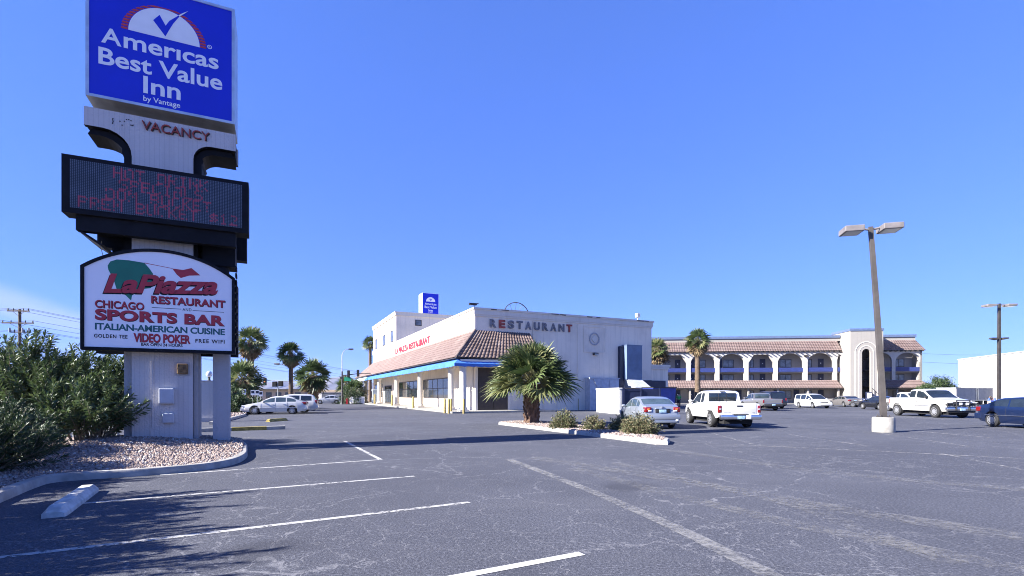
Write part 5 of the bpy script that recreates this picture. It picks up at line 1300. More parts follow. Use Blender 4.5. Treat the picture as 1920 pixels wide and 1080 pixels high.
# --- grey sedan by the motel stair tower
GRE2 = paint('warm_grey_paint', (.17, .16, .155, 1), .3, .35)
sp = sedan_spec(4.8, 1.82, 1.42, 2.75, 1.0); hl = 2.4
sp['extras'] = [('tail_light', 'red_lens', [(-hl-.01, -hl+.2, .5, .82, .74, .92), (-hl-.01, -hl+.2, -.82, -.5, .74, .92)]), ('rear_bumper', GRE2, [(-hl-.06, -hl+.2, -.82, .82, .36, .62)]), ('licence_plate', 'plate', [(-hl-.02, -hl+.02, -.16, .16, .72, .85)])]
vehicle('sedan', 'warm grey sedan seen from behind beside the stair tower', 'car', Vector(((1583-960)/F*66, 66, 0)), R(90-4), sp, GRE2)
# --- black coupe and blue hatchback behind the leaning pole, white pickup behind the big one
vehicle('sedan', 'black sedan half hidden by the leaning pole', 'car', Vector(((1652-960)/F*53, 53.4, 0)), R(90), sedan_spec(4.3, 1.74, 1.42, 2.5), BLACK)
L = 5.3; hl = L/2; sp = pickup_spec(L, 1.9, 1.78, 3.2, .9, 1.15, -.5, .37); cf = hl-1.25
sp['glass'] = [('windshield', 'top', cf-.78, cf-.03), ('side_window', 'side', cf-1.42, cf-.28), ('rear_side_window', 'side', cf-1.9, cf-1.5)]; sp['extras'] = [('rear_window', 'car_glass', [(-.51, -.48, -.68, .68, 1.2, 1.6)]), ('rear_bumper', 'chrome', [(-hl-.12, -hl, -.9, .9, .45, .64)])]
vehicle('pickup_truck', 'white pickup whose cab shows just above the bed of the larger white pickup', 'pickup', Vector(((1706-960)/F*47, 47, 0)), R(-90), sp, WHITE)
# --- the white cars at the left
WHITE3 = paint('pearl_white_paint', (0.5376, 0.5376, 0.5208, 1), .05, .32)
sp = sedan_spec(4.75, 1.8, 1.44, 2.7, .98); hl = 2.375; sp['glassmat'] = 'car_glass_light'
sp['extras'] = [('tail_light', 'red_lens', [(-hl, -hl+.38, .50, .83, .76, .97), (-hl, -hl+.38, -.83, -.50, .76, .97)]), ('rear_bumper', WHITE3, [(-hl-.07, -hl+.3, -.82, .82, .36, .64)]), ('head_light', 'clear_lens', [(hl-.4, hl-.05, .5, .80, .58, .72), (hl-.4, hl-.05, -.80, -.5, .58, .72)]), ('front_bumper', WHITE3, [(hl-.3, hl+.05, -.78, .78, .28, .54)]),
                ('side_moulding', 'alu', [(-1.6, 1.35, .885, .905, .50, .54), (-1.6, 1.35, -.905, -.885, .50, .54)])]
sp['spokes'] = 10
d_ = 40.6; carL = vehicle('sedan', 'white four door sedan parked side on by the left palms', 'car', Vector(((517-960)/F*d_, d_, 0)), R(180+17), sp, WHITE3)
sp = dict(L=4.7, W=1.8, tyre=.32, arch=.375, axles=(1.42, -1.28), tw=.2); hl = 2.35
sp['top'] = [(hl, .56), (hl-.06, .68), (hl-.5, .86), (hl-1.25, 1.0), (hl-1.7, 1.3), (hl-2.1, 1.5), (hl-2.6, 1.58), (-.6, 1.60), (-hl+.55, 1.56), (-hl+.35, 1.48), (-hl+.06, 1.05), (-hl, .7)]
sp['belt'] = [(hl, .5), (hl-.5, .76), (hl-1.25, .92), (-hl+.1, 1.0), (-hl, .64)]; sp['plan'] = [(hl, .68), (hl-.1, .82), (hl-.5, .95), (0, 1), (-hl+.2, .97), (-hl, .90)]; sp['bot'] = [(hl, .32), (hl-.5, .22), (-hl+.5, .22), (-hl, .32)]
sp['glass'] = [('windshield', 'top', hl-2.1, hl-1.28), ('side_window', 'side', hl-2.4, hl-1.5), ('side_window', 'side', hl-3.3, hl-2.5), ('quarter_window', 'side', -hl+.45, hl-3.4), ('rear_window', 'top', -hl+.08, -hl+.35)]; sp['mirror'] = (hl-1.6, 1.02)
sp['extras'] = [('tail_light', 'red_lens', [(-hl, -hl+.2, .62, .85, .8, 1.1), (-hl, -hl+.2, -.85, -.62, .8, 1.1)]), ('rear_bumper', WHITE3, [(-hl-.07, -hl+.3, -.82, .82, .36, .64)])]
d_ = 43.2; vehicle('estate_car', 'white estate car parked just behind the white sedan', 'car', Vector(((541-960)/F*d_, d_, 0)), R(180+17), sp, WHITE3)
# --- street traffic far behind
SIL2 = paint('street_car_silver', (.45, .46, .48, 1), .3, .35)
vehicle('sedan', 'silver sedan on the street behind the round palm', 'car', Vector(((617-960)/F*86, 86, 0)), R(180+14), sedan_spec(), SIL2)
RED = paint('dark_red_paint', (.06, .012, .016, 1), .1, .35)
vehicle('sedan', 'dark red sedan on the street just right of the silver one', 'car', Vector(((638-960)/F*92, 92, 0)), R(180+12), sedan_spec(4.4, 1.7, 1.35), RED)

# --- motorcycles by the stair tower
def motorcycle(label, loc, rz, m):
    o = thing('motorcycle', label, 'motorcycle', loc, rz, 'motorcycles by the stair tower')
    for x in (-.72, .72):
        b = MB()
        ringp = [(x+.27*math.cos(2*math.pi*k/20), 0, .33+.27*math.sin(2*math.pi*k/20)) for k in range(21)]
        b.tube(ringp, .06, 6); w = b.build('wheel', M['tyre'], o, smooth=50)
        b = MB(); b.lathe_y([(.21, -.03), (.23, -.02), (.23, .02), (.21, .03)], x, .33, 16); b.build('rim', M['chrome'], w)
    b = MB(); b.tube([(-.72, 0, .33), (-.25, 0, .5), (.3, 0, .45), (.45, 0, .85), (-.1, 0, .78), (-.55, 0, .72)], .04, 6); b.box(-.22, .25, -.14, .14, .28, .6); b.build('frame', M['dark'], o)
    b = MB(); b.ball((.15, 0, .82), .30, .15, .13); b.build('fuel_tank', m, o, smooth=60)
    b = MB(); b.rbox(-.62, -.1, -.14, .14, .70, .80, .04); b.rbox(-.95, -.55, -.09, .09, .64, .72, .03); b.build('seat', M['dark'], o)
    b = MB()
    for y in (-.1, .1): b.tube([(.72, y, .33), (.42, y, 1.05)], .028, 6)
    b.tube([(.28, -.4, 1.12), (.42, -.12, 1.08), (.42, .12, 1.08), (.28, .4, 1.12)], .022, 6); b.ball((.56, 0, .92), .1, .09, .1); b.build('handlebar', M['chrome'], o)
    b = MB(); b.tube([(.15, .17, .38), (-.2, .2, .27), (-.95, .2, .32)], .05, 8); b.build('exhaust', M['chrome'], o)
    return o
motorcycle('chrome cruiser motorcycle nearest the grey sedan', G(1611, 763.5), R(-60), GRE2)
motorcycle('black motorcycle beside the black sedan at the stair tower', G(1625, 763), R(-115), BLACK)
# ------------------------------------------------------------------ plants
M['palm_green'] = leafmat('palm_green', (.075, .112, .036, 1), (.115, .15, .052, 1), .2, 1.5)
M['palm_yellow'] = leafmat('palm_yellow_green', (.15, .17, .062, 1), (.21, .215, .095, 1), .2, 1.5)
M['palm_dark'] = leafmat('palm_dark_green', (.038, .066, .024, 1), (.056, .088, .032, 1), .2, 1.5)
M['palm_dry'] = leafmat('dry_frond', (.26, .19, .10, 1), (.17, .115, .06, 1), .15, 1.5, .8)
M['petiole'] = simple('petiole', (.14, .13, .05, 1), .6)
def palm_trunk_mat():
    t = NT('palm_trunk'); n = t.noise(3, 5); w = t.t.nodes.new('ShaderNodeTexWave'); w.wave_type = 'BANDS'; w.bands_direction = 'Z'
    t.set(w, 'Vector', t.co); w.inputs['Scale'].default_value = 3.2; w.inputs['Distortion'].default_value = 5; w.inputs['Detail'].default_value = 3
    c = t.mix(w.outputs[0], (.075, .05, .033, 1), (.21, .15, .10, 1)); c = t.mix(t.rng(n.outputs[0], .45, .75), c, (.16, .12, .09, 1))
    t.base(c); t.b.inputs['Roughness'].default_value = .95; t.bump(w.outputs[0], .8, .06); return t.mat
M['trunk'] = palm_trunk_mat()
M['bark'] = simple('bark', (.10, .075, .055, 1), .95, var=.3, vs=8, bump=.6, bs=30, bd=.02)
def fronds(rg, count, pet, fan, emin, emax, nl, droop, mats_p, zc=0.0, wid=1.0, bias=1.0):
    """fan fronds: arrays of quads; each leaflet is three segments that taper and droop"""
    V = []; Q = []; MI = []; PV = MB()
    for i in range(count):
        az = i*2.39996 + rg.uniform(-.3, .3); u = ((i+.5)/count)**bias
        el = math.radians(emax + (emin-emax)*u + rg.uniform(-8, 8)); L = pet*rg.uniform(.8, 1.15); Rf = fan*rg.uniform(.82, 1.12)
        d0 = Vector((math.cos(az)*math.cos(el), math.sin(az)*math.cos(el), math.sin(el)))
        sag = .22 if el > 0 else .12
        base = Vector((0, 0, zc)) + d0*.08; tip = base + d0*L - Vector((0, 0, sag*L*math.cos(el)))
        mid = base + d0*L*.55 - Vector((0, 0, sag*L*.2*math.cos(el)))
        PV.tube([tuple(base), tuple(mid), tuple(tip)], [.03*wid, .018*wid, .012*wid], 4, 0, False)
        d = (tip-mid).normalized(); side = d.cross(Vector((0, 0, 1)))
        if side.length < .1: side = Vector((math.cos(az+1.57), math.sin(az+1.57), 0))
        side.normalize(); side = (Quaternion(d, rg.uniform(-1.0, 1.0)) @ side); nor = side.cross(d).normalized()
        m = rg.choices(range(len(mats_p)), mats_p)[0]
        for k in range(nl):
            th = math.radians(-118 + 236*(k+.5)/nl) + rg.uniform(-.03, .03)
            dr = d*math.cos(th) + side*math.sin(th) + nor*(.20*abs(math.sin(th)))
            dr.normalize(); ln = Rf*(.70 + .30*math.cos(th*.75))*rg.uniform(.88, 1.06)
            tw = dr.cross(nor).normalized(); hw = math.tan(math.radians(236/nl)/2)
            o = len(V)
            for r, wf in ((.05, .05), (.45, .45*1.05), (.78, .30), (1.0, .02)):
                p = tip + dr*ln*r - Vector((0, 0, droop*ln*max(0, r-.35)**2*rg.uniform(.8, 1.5)))
                w = tw*(hw*ln*wf*wid) + nor*(.15*hw*ln*wf*(1 if k % 2 else -1))
                V.append(p+w); V.append(p-w)
            for s in range(3): Q.append((o+2*s, o+2*s+1, o+2*s+3, o+2*s+2)); MI.append(m)
    return V, Q, MI, PV
def palm(label, loc, trunk_h, r0, r1, spec, seed, group, trunk_mat=None, lean=(0, 0), dead=None, scale=1.0, name='fan_palm'):
    rg = random.Random(seed); o = thing(name, label, 'palm tree', loc, rg.uniform(0, 6), group); o.scale = (scale,)*3
    b = MB(); rings = []; nz = max(6, int(trunk_h/.16)); n = 18
    for i in range(nz+1):
        u = i/nz; z = trunk_h*u - .05; r = r0+(r1-r0)*u + (.10*r0*(1-u)**6); r *= 1 + .06*((i % 2)*2-1)
        rings.append([(lean[0]*u*u + r*math.cos(2*math.pi*k/n)*(1+rg.uniform(-.05, .05)), lean[1]*u*u + r*math.sin(2*math.pi*k/n)*(1+rg.uniform(-.05, .05)), z) for k in range(n)])
    b.loft(rings, True, True)
    if spec.get('boots'):   # cut leaf bases left on the trunk
        for i in range(spec['boots']):
            a = i*2.4+rg.uniform(-.3, .3); z = trunk_h*(.12+.86*i/spec['boots']); rr = r0*1.0
            c, s = math.cos(a), math.sin(a); b.tube([(c*rr*.9, s*rr*.9, z-.10), (c*rr*1.05, s*rr*1.05, z+.04), (c*rr*1.20, s*rr*1.20, z+.14)], [.07, .05, .03], 5)
    b.build('trunk', trunk_mat or M['trunk'], o, smooth=70)
    V, Q, MI, PV = fronds(rg, spec['n'], spec['pet'], spec['fan'], spec['emin'], spec['emax'], spec['nl'], spec['droop'], spec['mix'], trunk_h, spec.get('wid', 1), spec.get('bias', 1.0))
    V = [(p[0]+lean[0], p[1]+lean[1], p[2]) for p in V]
    cr = np_mesh('crown', np.array(V), np.array(Q), [M[m] for m in spec['mats']], o, MI)
    PV.v = [(p[0]+lean[0], p[1]+lean[1], p[2]) for p in PV.v]; PV.build('leaf_stalks', M['petiole'], o)
    if dead:
        V, Q, MI, PV = fronds(rg, dead['n'], dead['pet'], dead['fan'], -88, dead.get('emax', -48), dead.get('nl', 14), .15, [1], trunk_h-dead.get('dz', .2), 1.2)
        V = [(p[0]+lean[0], p[1]+lean[1], p[2]) for p in V]
        np_mesh('dry_fronds', np.array(V), np.array(Q), [M['palm_dry']], o, MI)
    return o
# big palm on the island
big = dict(n=80, pet=1.15, fan=1.36, emin=-2, emax=84, nl=26, droop=.40, mix=[.36, .48, .16], mats=['palm_green', 'palm_yellow', 'palm_dark'], wid=1.0, boots=60, bias=1.0)
palm('large bushy fan palm with a short thick trunk on the gravel island', Vector((.98, 25.4, .1)), 2.0, .36, .33, big, 5, 'fan palms', trunk_mat=M['palm_fibre'])
mid = dict(n=40, pet=.66, fan=.92, emin=-42, emax=84, nl=12, droop=.30, wid=.95, mix=[.45, .2, .35], mats=['palm_green', 'palm_yellow', 'palm_dark'])
def at(px, d): return Vector(((px-960)/F*d, d, 0))
palm('tall fan palm with a dry skirt rising from behind the restaurant board', at(470, 50), 6.0, .30, .24, mid, 11, 'fan palms', dead=dict(n=34, pet=.45, fan=.75, dz=.35, emax=-30), scale=1.13)
low = dict(n=46, pet=.95, fan=1.05, emin=-36, emax=84, nl=12, droop=.30, wid=.95, mix=[.4, .15, .45], mats=['palm_green', 'palm_yellow', 'palm_dark'])
palm('low broad fan palm beneath the tall one by the sign post', at(456, 47), 2.7, .34, .30, low, 12, 'fan palms', dead=dict(n=22, pet=.5, fan=.8, dz=.3, emax=-30), scale=1.08)
palm('slender fan palm standing alone between the left palms', at(545.5, 52), 5.7, .24, .19, mid, 13, 'fan palms', dead=dict(n=30, pet=.4, fan=.65, dz=.35, emax=-30))
rnd = dict(n=64, pet=1.0, fan=1.0, emin=-50, emax=84, nl=12, droop=.30, wid=.95, mix=[.25, .1, .65], mats=['palm_green', 'palm_yellow', 'palm_dark'])
palm('stout round headed fan palm behind the white cars', at(587, 57), 3.3, .5, .5, rnd, 14, 'fan palms', dead=dict(n=26, pet=.6, fan=.9, dz=.35, emax=-35), scale=1.12)
palm('fan palm peeping out behind the far end of the restaurant', at(694, 110), 10.0, .3, .25, mid, 15, 'fan palms', scale=1.25)
palm('dark low palm by the far columns of the restaurant', at(665, 88), 1.6, .3, .3, low, 16, 'fan palms', scale=1.25)
palm('small dark palm behind the street lamp', at(648, 96), 3.0, .3, .3, low, 17, 'fan palms', scale=1.1)
palm('fan palm with a straight ringed trunk in front of the motel arcade', at(1308, 66), 7.0, .30, .24, mid, 18, 'fan palms', dead=dict(n=34, pet=.5, fan=.85, dz=.3, emax=-25), scale=1.22)
palm('pale dry fan palm close behind the right end of the restaurant', at(1233, 74), 6.2, .3, .25, dict(mid, mix=[.2, .6, .2]), 19, 'fan palms', dead=dict(n=36, pet=.6, fan=.9, dz=.3, emax=-10), scale=1.3)

M['oleander'] = leafmat('oleander_leaf', (.052, .088, .032, 1), (.085, .122, .046, 1), .22, 2.5, .38)
M['oleander_light'] = leafmat('oleander_new_leaf', (.115, .155, .052, 1), (.085, .125, .045, 1), .25, 2.5, .4)
M['hedge_leaf'] = leafmat('hedge_leaf', (.022, .048, .016, 1), (.038, .066, .022, 1), .18, 3, .5)  # hedge leaf colour; on the low front oleanders it stands in for shade
M['lantana'] = leafmat('grey_green_leaf', (.088, .105, .045, 1), (.13, .14, .062, 1), .2, 6, .6)
M['lantana_dry'] = leafmat('straw_leaf', (.23, .19, .11, 1), (.17, .14, .075, 1), .15, 6, .7)
M['stem'] = simple('shrub_stem', (.20, .165, .12, 1), .9, var=.3)
def leaf_quads(P_, D, S, ln, wd):
    """kite shaped leaves folded along the midrib: base, two shoulders, tip"""
    Nn = np.cross(D, S); Nn /= np.linalg.norm(Nn, axis=1)[:, None]+1e-9
    b = P_; s1 = P_ + D*ln[:, None]*.5 + S*wd[:, None]*.5 + Nn*wd[:, None]*.22; s2 = P_ + D*ln[:, None]*.5 - S*wd[:, None]*.5 + Nn*wd[:, None]*.22
    t = P_ + D*ln[:, None] - np.array([0, 0, .12])*ln[:, None]; m = P_ + D*ln[:, None]*.5
    V = np.stack([b, s1, t, s2, m], 1).reshape(-1, 3); n = len(P_); i = np.arange(n)*5
    F_ = np.concatenate([np.stack([i, i+1, i+4], 1), np.stack([i+1, i+2, i+4], 1), np.stack([i+2, i+3, i+4], 1), np.stack([i+3, i, i+4], 1)])
    return V, F_
def oleander(label, loc, H, spread, nst, seed, group='oleander shrubs by the sign', light=.12, lean=(0, 0), leafm='oleander', ln=(.12, .20), per=.030, thin=.25):
    rg = np.random.default_rng(seed); r2 = random.Random(seed); o = thing('oleander_shrub', label, 'shrub', loc, 0, group)
    st = MB(); P_ = []; D = []; MI = []
    def stem(base, d, L, r, level):
        n = 9; pts = []; p = Vector(base); v = Vector(d).normalized()
        for i in range(n+1):
            pts.append(tuple(p)); p = p + v*(L/n); v = (v + Vector((r2.uniform(-.09, .09), r2.uniform(-.09, .09), .035 if level else -.03))).normalized()
        st.tube(pts, [r*(1-.75*i/n) for i in range(n+1)], 4, 0, False)
        start = thin if level == 0 else .10; k = int(L*(1-start)/per)
        for i in range(k):
            u = start + (1-start)*i/k; j = min(n-1, int(u*n)); f = u*n-j; a, c = Vector(pts[j]), Vector(pts[j+1]); q = a.lerp(c, f); ax = (c-a).normalized()
            if rg.random() < .35*(1-u)**1.0: continue
            a0 = i*2.1
            for m in range(3):
                an = a0 + m*2.094 + rg.uniform(-.3, .3); e1 = ax.orthogonal().normalized(); e2 = ax.cross(e1)
                sp_ = rg.uniform(.5, 1.2) if u < .93 else rg.uniform(.15, .6); dd = (ax*(1.05-.35*sp_) + (e1*math.cos(an)+e2*math.sin(an))*sp_).normalized()
                P_.append(tuple(q)); D.append(tuple(dd)); MI.append(1 if r2.random() < light*(1.6 if u > .85 else .6) else 0)
        if level < 1:
            for b_ in range(r2.randint(4, 6)):
                u = r2.uniform(.28, .9); j = min(n-1, int(u*n)); an = r2.uniform(0, 6.28)
                ax = (Vector(pts[j+1])-Vector(pts[j])).normalized(); e1 = ax.orthogonal().normalized(); e2 = ax.cross(e1)
                stem(pts[j], ax*.9 + (e1*math.cos(an)+e2*math.sin(an))*.75 + Vector((0, 0, .25)), L*(1.05-u)*r2.uniform(.5, .85)+.2, r*.5, level+1)
    for i in range(nst):
        a = r2.uniform(0, 6.283); q = math.sqrt(r2.random()); t_ = q*spread; hh = H*(1.05-.42*q*q)*r2.uniform(.78, 1.06)
        stem((.35*q*math.cos(a), .35*q*math.sin(a), -.02), (math.cos(a)*t_ + lean[0], math.sin(a)*t_ + lean[1], hh), math.hypot(t_, hh), .020, 0)
    P_ = np.array(P_); D = np.array(D); S = np.cross(D, rg.normal(size=D.shape)); S /= np.linalg.norm(S, axis=1)[:, None]
    n = len(P_); l = rg.uniform(ln[0], ln[1], n); V, F_ = leaf_quads(P_, D, S, l, l*rg.uniform(.16, .24, n))
    np_mesh('leaves', V, F_, [M[leafm], M['oleander_light']], o, np.tile(np.array(MI), 4))
    st.build('stems', M['stem'], o, fix=False); return o
Q = lambda x, y: Vector((x, y, float(hf_sign(np.array([x]), np.array([y]))[0])-.03))
oleander('tall oleander shrub at the left edge of the photo', Q(-14.3, 13.4), 2.8, 1.5, 44, 21, light=.12)
oleander('tallest oleander shrub, its tips under the utility pole wires', Q(-12.7, 13.6), 3.05, 1.45, 50, 22, light=.14)
oleander('oleander shrub with bare lower stems behind the bright gravel', Q(-12.2, 14.9), 2.85, 1.25, 42, 23, light=.13, thin=.3)
oleander('smaller oleander shrub leaning against the pylon', Q(-11.0, 13.1), 1.75, .85, 30, 24, light=.16, lean=(.35, 0))
oleander('low shade-darkened oleander at the front left of the gravel', Q(-9.75, 9.15), 1.10, .95, 46, 25, light=.0, ln=(.07, .11), per=.018, thin=.05, leafm='hedge_leaf')  # the shade on this shrub is put into a darker leaf colour
oleander('second low shade-darkened oleander, behind the front one at the left edge', Q(-11.2, 10.6), 1.25, 1.0, 44, 27, light=.0, ln=(.07, .12), per=.02, thin=.05, leafm='hedge_leaf')  # leaf colour carries the shade here too, as on the front one
# the hedge carries on along the edge of the lot towards the viewer (its shade falls on the asphalt)
for k, (x, y, h_) in enumerate(((-10.9, 7.2, 2.5), (-9.0, 5.2, 2.9), (-8.1, 3.9, 2.7), (-7.2, 2.4, 3.0), (-6.9, .6, 3.4))):
    oleander('oleander shrub of the hedge beside the viewer', (x, y, .08), h_, 1.1, 30, 40+k, group='oleander hedge along the lot edge', per=.03)

def dome_shrub(name, label, loc, rx, rz, count, seed, group, mats=('lantana', 'lantana_dry'), dry=.3, ln=(.05, .09), ry=None, wid=.5, flat=.2):
    rg = np.random.default_rng(seed); o = thing(name, label, 'shrub', loc, 0, group); ry = ry or rx
    nb = max(30, count//45); bd = rg.normal(size=(nb, 3)); bd[:, 2] = np.abs(bd[:, 2])*.9+.05; bd /= np.linalg.norm(bd, axis=1)[:, None]
    rad = rg.uniform(.70, 1.08, nb); tips = bd*rad[:, None]
    k = rg.integers(0, nb, count); u = rg.uniform(.45, 1.0, count)**.7
    P_ = (tips[k]*u[:, None] + rg.normal(scale=.085, size=(count, 3)))*np.array([rx, ry, rz]); P_[:, 2] = np.abs(P_[:, 2])
    D = bd[k] + rg.normal(scale=.65, size=(count, 3)); D[:, 2] += flat; D /= np.linalg.norm(D, axis=1)[:, None]
    S = np.cross(D, rg.normal(size=D.shape)); S /= np.linalg.norm(S, axis=1)[:, None]; l = rg.uniform(ln[0], ln[1], count)
    V, F_ = leaf_quads(P_, D, S, l, l*wid); np_mesh('leaves', V, F_, [M[m] for m in mats], o, np.tile((rg.random(count) < dry).astype(int), 4))
    st = MB()
    for i in range(min(nb, 40)): st.tube([(0, 0, 0), tuple(tips[i]*np.array([rx, ry, rz])*.5+np.array([0, 0, .03])), tuple(tips[i]*np.array([rx, ry, rz])*.92)], [.012, .008, .004], 4, 0, False)
    st.build('stems', M['stem'], o, fix=False); return o
gi = 'shrubs on the palm island'
dome_shrub('low_shrub', 'rounded shrub nearest the palm trunk on the island', (2.22, 21.6, .12), .60, .74, 5200, 51, gi, dry=.3)
dome_shrub('low_shrub', 'smallest straggly shrub in the middle of the island', (3.3, 20.6, .12), .50, .56, 3200, 52, gi, dry=.4)
dome_shrub('low_shrub', 'dark shrub just behind the large one at the island tip', (4.35, 20.2, .12), .52, .62, 3400, 53, gi, dry=.2)
dome_shrub('low_shrub', 'largest straw flecked shrub at the near tip of the island', (4.62, 18.3, .12), .74, .72, 7200, 54, gi, dry=.42, ry=.6)
gl_ = 'dark hedge bushes by the left palms'
for k, (px, d, rx, rz, lab) in enumerate(((436, 40, 1.3, 2.1, 'dark bush right beside the sign post'), (452, 42, 1.2, 1.7, 'dark bush behind the parking signs'), (480, 46, 1.4, 1.3, 'low dark bush under the tall left palm'), (577, 55, 1.0, 1.4, 'grey green bush at the foot of the round palm'), (655, 84, 2.2, 3.0, 'bush around the foot of the street lamp'), (668, 86, 1.8, 2.2, 'dark bush by the far restaurant columns'))):
    dome_shrub('bush', lab, at(px, d), rx, rz, 2200, 60+k, gl_, ('hedge_leaf', 'palm_dark'), .3, (.16, .28))
# broadleaf tree beside the motel
def broadleaf(label, loc, H, rx, seed):
    rg = np.random.default_rng(seed); r2 = random.Random(seed); o = thing('broadleaf_tree', label, 'tree', loc, 0)
    b = MB(); b.tube([(0, 0, -.05), (.05, 0, H*.22), (0, .05, H*.42)], [.17, .13, .10], 10); tips = []
    for i in range(22):
        a = i*2.4; e = r2.uniform(.15, 1.2); L = H*.55*r2.uniform(.6, 1.0); d = Vector((math.cos(a)*math.cos(e)*rx/H*1.7, math.sin(a)*math.cos(e)*rx/H*1.7, math.sin(e)*.85)); s = Vector((0, .03, H*.40)); m = s+d*L*.5+Vector((0, 0, .1)); t_ = s+d*L
        b.tube([tuple(s), tuple(m), tuple(t_)], [.07, .04, .015], 5, 0, False); tips.append(t_)
    b.build('trunk', M['bark'], o, smooth=60); n = 9000; T_ = np.array([tuple(t_) for t_ in tips]); k = rg.integers(0, len(T_), n)
    P_ = T_[k] + rg.normal(scale=.34, size=(n, 3)); D = rg.normal(size=(n, 3)); D[:, 2] += .3; D /= np.linalg.norm(D, axis=1)[:, None]; S = np.cross(D, rg.normal(size=D.shape)); S /= np.linalg.norm(S, axis=1)[:, None]; l = rg.uniform(.14, .26, n)
    V, F_ = leaf_quads(P_, D, S, l, l*.5); np_mesh('crown', V, F_, [M['oleander'], M['hedge_leaf']], o, np.tile((rg.random(n) < .4).astype(int), 4)); return o
broadleaf('bushy green tree between the motel and the white warehouse', at(1760, 84), 4.9, 2.7, 71)
# ------------------------------------------------------------------ street beyond the lot, wires, small things, people
def mast(label, loc, H, arm, armz, mat, rz, name='street_lamp', cat='street lamp', r=.10):
    o = thing(name, label, cat, loc, rz)
    b = MB(); b.tube([(0, 0, 0), (0, 0, H)], [r, r*.7], 10); b.lathe([(.2, 0), (.2, .25), (.12, .3)], 12); b.build('pole', mat, o, smooth=40)
    b = MB(); b.tube([(0, 0, H-.1), (arm*.25, 0, H+armz*.6), (arm*.6, 0, H+armz*.95), (arm, 0, H+armz)], [.06, .05, .045, .04], 8); b.build('arm', mat, o, smooth=40)
    b = MB(); b.rbox(arm-.05, arm+.75, -.16, .16, H+armz-.10, H+armz+.10, .05); b.ball((arm+.45, 0, H+armz-.1), .22, .13, .1, 1); b.build('lamp_head', [M['poledark'], M['lens']], o, smooth=50)
    return o
lampp = mast('pale street lamp with a curved arm beside the restaurant roof', at(641, 82), 8.0, 1.05, .95, M['galv'], R(15))
mast('thin street lamp whose arm passes behind the slender palm', at(548, 75), 5.5, -2.6, .6, M['galv'], R(0))
def signal(parent, x, z, y=0, m='black', front=True):
    b = MB(); b.rbox(x-.19, x+.19, y-.18, y+.12, z-.55, z+.55, .03)
    h_ = b.build('signal_head', M[m], parent)
    for k, mm in enumerate(('red_lens', 'amber_lens', 'signgreen')):
        b = MB(); s_ = -1 if front else 1; yy = y-.18 if front else y+.12; b.lathe_y([(.09, yy+s_*.001), (.09, yy+s_*.008), (.005, yy+s_*.008)], x, z+.34-k*.34, 12); b.build('signal_lens', M[mm], h_)
    return h_
ts = thing('traffic_signal', 'traffic signal mast with green street sign right of the street lamp', 'traffic signal', at(641.5, 81.5), R(2))
b = MB(); b.tube([(0, 0, 0), (0, 0, 5.3)], .12, 10); b.tube([(0, 0, 4.6), (2.2, 0, 4.9), (5.5, 0, 5.0)], [.09, .07, .05], 8); b.build('mast', M['poledark'], ts, smooth=40)
signal(ts, 1.05, 4.9, -.05, front=False); signal(ts, 2.55, 5.0, -.05, front=False)
b = MB(); b.box(.35, 1.4, -.06, -.02, 3.75, 4.35); b.build('street_sign', M['signgreen'], ts)
b = MB(); b.rbox(-.35, -.02, -.15, .15, 4.1, 4.45, .03); b.build('control_box', M['dark'], ts)
ts2 = thing('traffic_signal', 'traffic signal with red lamp at the left end of its long arm', 'traffic signal', at(592, 74), R(3))
b = MB(); b.tube([(0, 0, 0), (0, 0, 4.1)], .11, 10); b.tube([(0, 0, 3.05), (-3.0, 0, 3.45), (-7.2, 0, 3.65)], [.08, .07, .05], 8); b.build('mast', M['galv'], ts2, smooth=40)
signal(ts2, -7.2, 3.45, -.05); 
b = MB(); b.box(-.3, 1.2, -.05, -.02, 2.4, 2.75); b.build('street_sign', M['signgreen'], ts2)
ts3 = thing('traffic_signal', 'small pair of dark signal heads above the white estate car', 'traffic signal', at(521, 60), R(0))
b = MB(); b.tube([(0, 0, 0), (0, 0, 3.0)], .06, 8); b.build('pole', M['galv'], ts3)
b = MB(); b.rbox(-.6, -.12, -.2, .15, 2.5, 3.1, .05); b.rbox(.12, .6, -.2, .15, 2.55, 3.15, .05); b.build('signal_head', M['black'], ts3)
for k, (px, d, h_, lab) in enumerate(((460.5, 43.5, 2.0, 'tilted parking sign post nearest the dark bush'), (474, 44.5, 1.95, 'middle parking sign post above the white sedan bonnet'), (482.5, 45, 1.95, 'right hand parking sign post above the white sedan'), (489, 45.5, 1.85, 'faint fourth sign post close to the white sedan roof'))):
    o = thing('parking_sign', lab, 'sign', at(px, d), R(20), 'parking signs by the left palms')
    b = MB(); b.tube([(0, 0, 0), (-.12 if k == 0 else 0, 0, h_)], .03, 6); b.build('post', M['galv'], o)
    b = MB(); x = -.12 if k == 0 else 0; b.box(x-.16, x+.16, -.045, -.03, h_-.45, h_); pl = b.build('plate', M['signwhite'], o)
    b = MB(); b.box(x-.12, x+.12, -.051, -.045, h_-.28, h_-.06); b.build('plate_mark', M['navy'], pl)
bld = thing('street_building', 'low grey building with a flat dark roof far behind the white cars', 'building', at(455, 120), R(8))
b = MB(); b.box(0, 14, 0, 8, 0, 2.6); b.build('wall', M['motel_back'], bld); b = MB(); b.box(-.4, 14.4, -1, 8.3, 2.6, 2.9); b.build('roof', M['poledark'], bld)
b = MB()
for k in range(6): b.box(.8+k*2.2, 2.1+k*2.2, -.03, 0, .8, 2.1)
b.build('windows', M['glass'], bld)
sh = thing('street_building', 'pale low shop far down the street left of the restaurant', 'building', at(598, 190), R(5))
